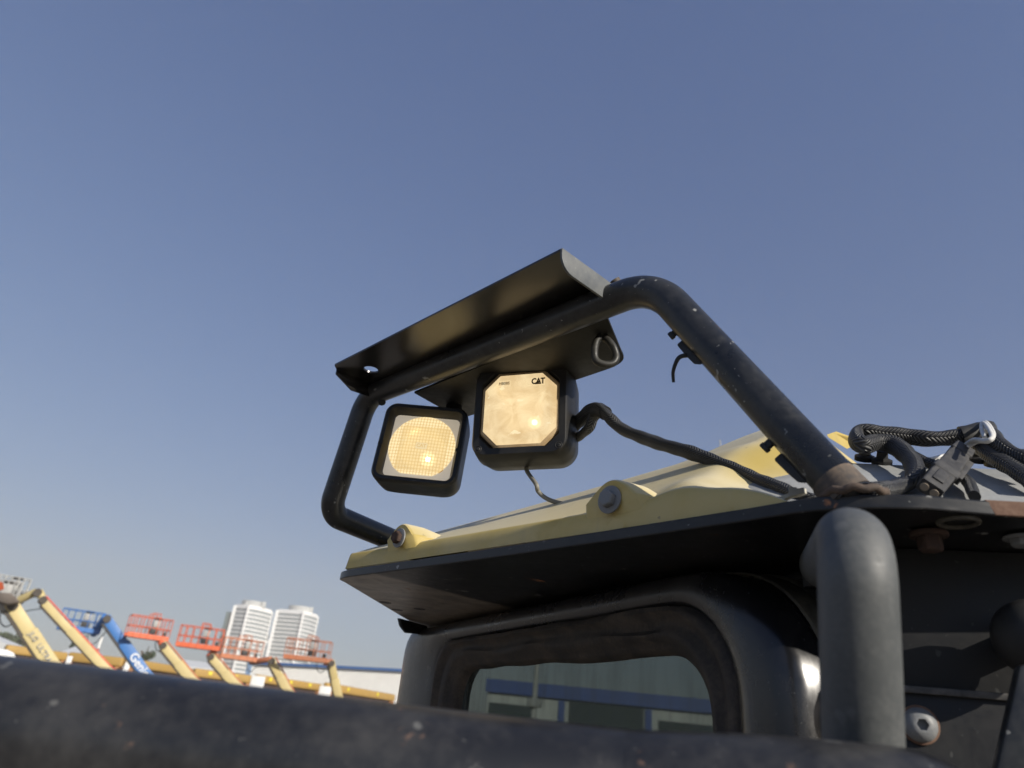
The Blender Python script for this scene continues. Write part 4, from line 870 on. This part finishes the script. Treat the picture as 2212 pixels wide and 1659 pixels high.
# --- two towers
M_tglass = plain('tower_glass', (.24, .28, .30), .25, spec=.6, var=.15, scale=.05); M_slab = plain('tower_white', (.86, .86, .85), .6, var=.03); M_tdark = plain('tower_dark_glass', (.085, .13, .14), .2, var=.2, scale=.05); M_crown = plain('tower_crown_grey', (.52, .53, .52), .7, var=.05)
def tower(tl, tm, tr_, d, label, back, dark_left, link):
    pl, pm, prr = at(*tl, d), at(*tm, d - 6), at(*tr_, d + 14); lat, dep = frame_at(pl); top = pl.z
    base = Vector((pl.x, pl.y, 0)); rt = root_at('tower_block', base, label, 'tower', 'pair of white towers')
    f2 = lambda p: Vector((p.x, p.y, 0))
    A, B, C = f2(pl), f2(pm), f2(prr); mid = (B + C) / 2 - dep * 2.5 + lat * .5
    front = [A, A.lerp(B, .5) - dep * .4, B, B.lerp(mid, .5) - dep * .2, mid, mid.lerp(C, .5) - dep * .6, C]; bk = [C + dep * back, A + dep * back]
    poly = [(p.x, p.y) for p in front + bk]; mb = MB(); mb.prism(poly, 0, top); mb.build('glass_body', M_tglass, rt, None)
    cen = sum((Vector((x, y, 0)) for x, y in poly), Vector()) / len(poly)
    ring = [(Vector((x, y, 0)) - cen) * 1.045 + cen for x, y in poly]; mbs = MB(); mbs.prism([(p.x, p.y) for p in ring], -.62, .62)
    first = None; z = top - .4; fh = 3.05
    while z > 6:
        if first is None: first = mbs.build('floor_slab', M_slab, rt, None); first.location = (0, 0, z) ; me = first.data
        else:
            o = bpy.data.objects.new('floor_slab', me); COL.objects.link(o); o.parent = rt; o.location = (0, 0, z)
        z -= fh
    for P_, w_ in ((A, 2.4), (B, 1.6), (C, .8)):
        mb = MB(); mb.box(Vector((P_.x, P_.y, top / 2 + .5)) - dep * .8, lat, dep, UP, w_, 1.6, top + 1); mb.build('vertical_fin', M_slab, rt, None)
    if dark_left:
        mb = MB(); q = A + dep * (back * .5) - lat * 3.2; mb.box(Vector((q.x, q.y, top / 2 - 2)), lat, dep, UP, 4.5, back * .8, top - 4); mb.build('dark_side', M_tdark, rt, None)
    mb = MB(); ring = [(Vector((x, y, 0)) - cen) * .95 + cen for x, y in poly]; mb.prism([(p.x, p.y) for p in ring], top, top + 2.2); mb.build('roof_slab', M_slab, rt, None)
    mb = MB(); q = cen - lat * 2; rr = (C - A).length * .29; mb.prism([(q.x + math.cos(2*math.pi*k/24) * rr, q.y + math.sin(2*math.pi*k/24) * rr) for k in range(24)], top + 2.2, top + 6.0); mb.build('crown_drum', M_crown, rt, 40)
    for k_ in range(3):
        mb = MB(); q = cen + lat * (-6 + 6 * k_); mb.box(Vector((q.x, q.y, top + 2.2 + 1.1 + .5 * k_)) - dep * 6, lat, dep, UP, 3.2, 3, 2.2 + k_); mb.build('roof_plant', M_crown, rt, None)
    if link:
        mb = MB(); q = C + dep * 6 - lat * 3; mb.box(Vector((q.x, q.y, top * .40)), lat, dep, UP, 9, 8, top * .72); mb.build('link_block', M_tdark, rt, None)
        mb = MB(); mb.bar(Vector((q.x, q.y, top * .50)) - dep * 14 - lat * 3, Vector((q.x, q.y, top * .70)) - dep * 14 + lat * 5, .7, 6); mb.build('brace', M_slab, rt, None)
    return rt
tower((508, 1311), (536, 1316), (589, 1322), 560, 'left white tower with curved balconies and dark glass side', 22, True, True)
tower((599, 1321), (655, 1327), (688, 1332), 575, 'right white tower with curved balconies beside the cab', 20, False, False)

# --- odds and ends on the skyline
p = atz(-40, 1394, 1.35); lat, dep = frame_at(p); base = Vector((p.x, p.y, 0)); rt = root_at('white_van', base, 'white van roof at the far left behind the rail', 'van')
mb = MB(); pe = at(54, 1404, (p - CAM).dot(_F)); Lv = (pe - p).dot(lat); H_ = p.z - .05
mb.extrude([base + lat * x + UP * z for x, z in ((-2.5, .35), (Lv - .05, .35), (Lv, 1.1), (Lv - .12, H_ - .55), (Lv - .35, H_ - .12), (Lv - .7, H_), (-2.2, H_), (-2.5, H_ - .2))], dep * 1.9); mb.build('body', worn('van_white', (.72, .72, .70), (.6, .6, .58), .4, .35, dscale=1), rt, 30, bevel=.09)
mb = MB(); mb.extrude([base + lat * x + UP * z - dep * .012 for x, z in ((-1.8, 1.9), (Lv - .5, 1.9), (Lv - .6, H_ - .6), (-1.8, H_ - .6))], -dep * .01); mb.build('side_window', M_black, rt, None)
for x in (-1.6, Lv - .9):
    c = base + lat * x + UP * .36 + dep * .1; mb = MB(); mb.bar(c - dep * .12, c + dep * .12, .36, 20); mb.build('wheel', M_tyre, rt, 40)
M_far = plain('far_white_roof', (.66, .67, .66), .6, var=.06, scale=.2)
for (xa, ya), (xb, yb), h_, dd, lb in (((44, 1384), (72, 1389), 3.0, 0, 'low white roof left of the thick cream boom'), ((132, 1399), (168, 1403), 3.0, 0, 'low white roof right of the thick cream boom'), ((384, 1427), (470, 1437), 5.0, 0, 'low pale roofs between the orange basket lifts')):
    a_, b_ = atz(xa, ya, h_), atz(xb, yb, h_); dr = b_ - a_; dr.z = 0; L_ = dr.length; dr.normalize(); sd = Vector((-dr.y, dr.x, 0)); sd = sd if sd.dot(a_ - CAM) > 0 else -sd; c = (a_ + b_) / 2; base = Vector((c.x, c.y, 0))
    rt = root_at('low_building', base, lb, 'building'); mb = MB(); mb.box(base + sd * 4 + UP * (c.z / 2 - .3), dr, sd, UP, L_, 8, c.z - .6); mb.build('wall', M_shed, rt, None)
    mb = MB(); mb.extrude([base - dr * (L_ / 2 + .3) + sd * y + UP * z for y, z in ((-.4, c.z - .7), (4, c.z + .4), (8.4, c.z - .7), (8.4, c.z - .9), (-.4, c.z - .9))], dr * (L_ + .6)); mb.build('roof', M_far, rt, None)
p = at(203, 1428, 70); base = Vector((p.x, p.y, 0)); topz = at(216, 1374, 70).z; rt = root_at('striped_mast', base, 'thin red and white striped mast left of the blue basket', 'mast')
nseg = 6
for k in range(nseg):
    z0, z1 = topz * k / nseg, topz * (k + 1) / nseg; mb = MB(); mb.bar(base + UP * z0, base + UP * z1, .14, 10); mb.build('band', (M_wblock if k % 2 else plain('mast_red', (.42, .12, .10), .6)), rt, 50)
p = at(1557, 1000, 110); base = Vector((p.x, p.y, 0)); rt = root_at('antenna_mast', base, 'faint thin antenna mast showing above the yellow hood', 'mast'); tz = at(1561, 940, 110).z
mb = MB(); mb.bar(base, base + UP * tz, .10, 6); mb.bar(base + UP * (tz * .97) - Vector((.35, 0, 0)), base + UP * (tz * .97) + Vector((.35, 0, 0)), .06, 6); mb.build('pole', M_greyp, rt, 50)

M_leaf = worn('dusty_foliage', (.055, .085, .035), (.10, .115, .06), .7, .7, dscale=1.2, fine=5, bstr=0); M_bark = plain('bark', (.10, .075, .05), .9)
def tree(x, y, d, h, wdt, label, seed):
    random.seed(seed); p = at(x, y - 20, d); topz = p.z; base = Vector((p.x, p.y, 0)); rt = root_at('tree', base, label, 'tree', 'dusty trees on the skyline')
    mb = MB(); mb.tube([base, base + UP * (topz - h * .6), base + UP * (topz - h * .2)], wdt * .07, 8, rf=lambda L: 1 - .7 * L / topz)
    for k in range(5):
        a_ = random.uniform(0, 6.28); mb.tube([base + UP * (topz - h * .7), base + UP * (topz - h * .35) + Vector((math.cos(a_), math.sin(a_), 0)) * wdt * .35], wdt * .03, 6)
    mb.build('trunk', M_bark, rt, 50)
    V = []; Fs = []
    blobs = [(Vector((random.gauss(0, .3), random.gauss(0, .3), random.uniform(.05, .95))), random.uniform(.14, .30)) for _ in range(12)]
    for c_, r_ in blobs:
        tap = 1 - .55 * c_.z
        for _ in range(120):
            v = Vector((random.gauss(0, 1), random.gauss(0, 1), random.gauss(0, 1))).normalized() * r_ * random.random() ** .4
            q = base + Vector(((c_.x * tap + v.x) * wdt, (c_.y * tap + v.y) * wdt, topz - h + (c_.z * .85 + v.z * .6) * h))
            s_ = .055 * wdt; a1 = Vector((random.gauss(0, 1), random.gauss(0, 1), random.gauss(0, 1))).normalized() * s_; a2 = Vector((random.gauss(0, 1), random.gauss(0, 1), random.gauss(0, 1))).normalized() * s_
            n = len(V); V += [q - a1, q + a2, q + a1, q - a2]; Fs.append((n, n+1, n+2, n+3))
    mb = MB(); mb.add(V, Fs); mb.build('crown', M_leaf, rt, None)
tree(326, 1402, 95, 4.2, 2.2, 'small pointed tree between the blue boom and the first orange lift', 11)
tree(178, 1387, 130, 5, 2.0, 'thin tree just left of the slim cream boom', 12)
tree(168, 1389, 132, 4.6, 1.8, 'shorter thin tree left of the slim cream boom', 13)
for k in range(1, 6): tree(-40 + k * 24, 1374 + k * 3.4 + (k % 2) * 2, 170, 6.0, 7.0, ('hazy low tree on the far left skyline, %s from the frame edge' % ['', 'first', 'second', 'third', 'fourth', 'fifth'][k]), 20 + k)

# --- blue and white office building off to the left, mirrored in the cab window
az0, az1, dist = R(137.6), R(155.5), 70.0
c0 = Vector((math.cos(az0), math.sin(az0), 0)) * dist; c1 = Vector((math.cos(az1), math.sin(az1), 0)) * dist; dr = (c1 - c0); L_ = dr.length; dr.normalize(); nn = Vector((dr.y, -dr.x, 0)); nn = nn if nn.dot(c0) < 0 else -nn
Hb = CAMZ + .05 + dist * math.tan(R(3.25)); rt = root_at('office_building', (c0 + c1) / 2, 'white and blue office building mirrored in the cab window', 'building')
M_off = plain('office_white', (.40, .41, .40), .6, var=.05, scale=.3); M_offb = plain('office_blue', (.035, .07, .24), .5, var=.05); M_offg = plain('office_glass', (.05, .065, .07), .12, var=.1)
mb = MB(); mb.box((c0 + c1) / 2 - nn * 6 + UP * (Hb / 2), dr, nn, UP, L_, 12, Hb); mb.build('wall', M_off, rt, None)
mb = MB(); mb.box((c0 + c1) / 2 + nn * .15 + UP * (Hb - .5), dr, nn, UP, L_ + .4, .5, 1.1); mb.build('blue_fascia', M_offb, rt, 30)
for f_ in (.31, .66, .985):
    mb = MB(); mb.box(c0 + dr * (L_ * f_) + nn * .12 + UP * (Hb / 2 - .6), dr, nn, UP, .55, .4, Hb - 1.2); mb.build('blue_pillar', M_offb, rt, 30)
for f0, f1, z0, z1 in ((.01, .19, Hb - 2.9, Hb - 1.9), (.70, .96, Hb - 3.1, Hb - 2.0), (.34, .64, .6, Hb - 1.2)):
    mb = MB(); mb.box(c0 + dr * (L_ * (f0 + f1) / 2) + nn * .08 + UP * ((z0 + z1) / 2), dr, nn, UP, L_ * (f1 - f0), .2, z1 - z0); mb.build('window', M_offg, rt, None)
pc = Vector((math.cos(R(139.6)), math.sin(R(139.6)), 0)) * 24; rt = root_at('lamp_post', pc, 'grey lamp post mirrored in the left of the cab window', 'lamp post'); mb = MB(); mb.tube([pc, pc + UP * 6], .10, 12, rf=lambda L: 1 - .05 * L); mb.build('pole', M_greyp, rt, 50)
mb = MB(); mb.box(pc + UP * 2.75, Vector((1, 0, 0)), Vector((0, 1, 0)), UP, .45, .3, .25); mb.build('lamp_head', M_greyp, rt, 30, bevel=.03)

# --- thin desert haze
hz = MB(); hz.box(Vector((0, 340, 60)), Vector((1, 0, 0)), Vector((0, 1, 0)), UP, 1500, 900, 122)
hm = bpy.data.materials.new('dust_haze'); hm.use_nodes = True; hn = hm.node_tree; hn.nodes.clear()
ho = hn.nodes.new('ShaderNodeOutputMaterial'); hv = hn.nodes.new('ShaderNodeVolumePrincipled'); hv.inputs['Color'].default_value = (.97, .91, .80, 1); hv.inputs['Density'].default_value = .0009; hv.inputs['Anisotropy'].default_value = 0
hn.links.new(hv.outputs[0], ho.inputs['Volume'])
tag(hz.build('haze', hm, None, None), kind='stuff')
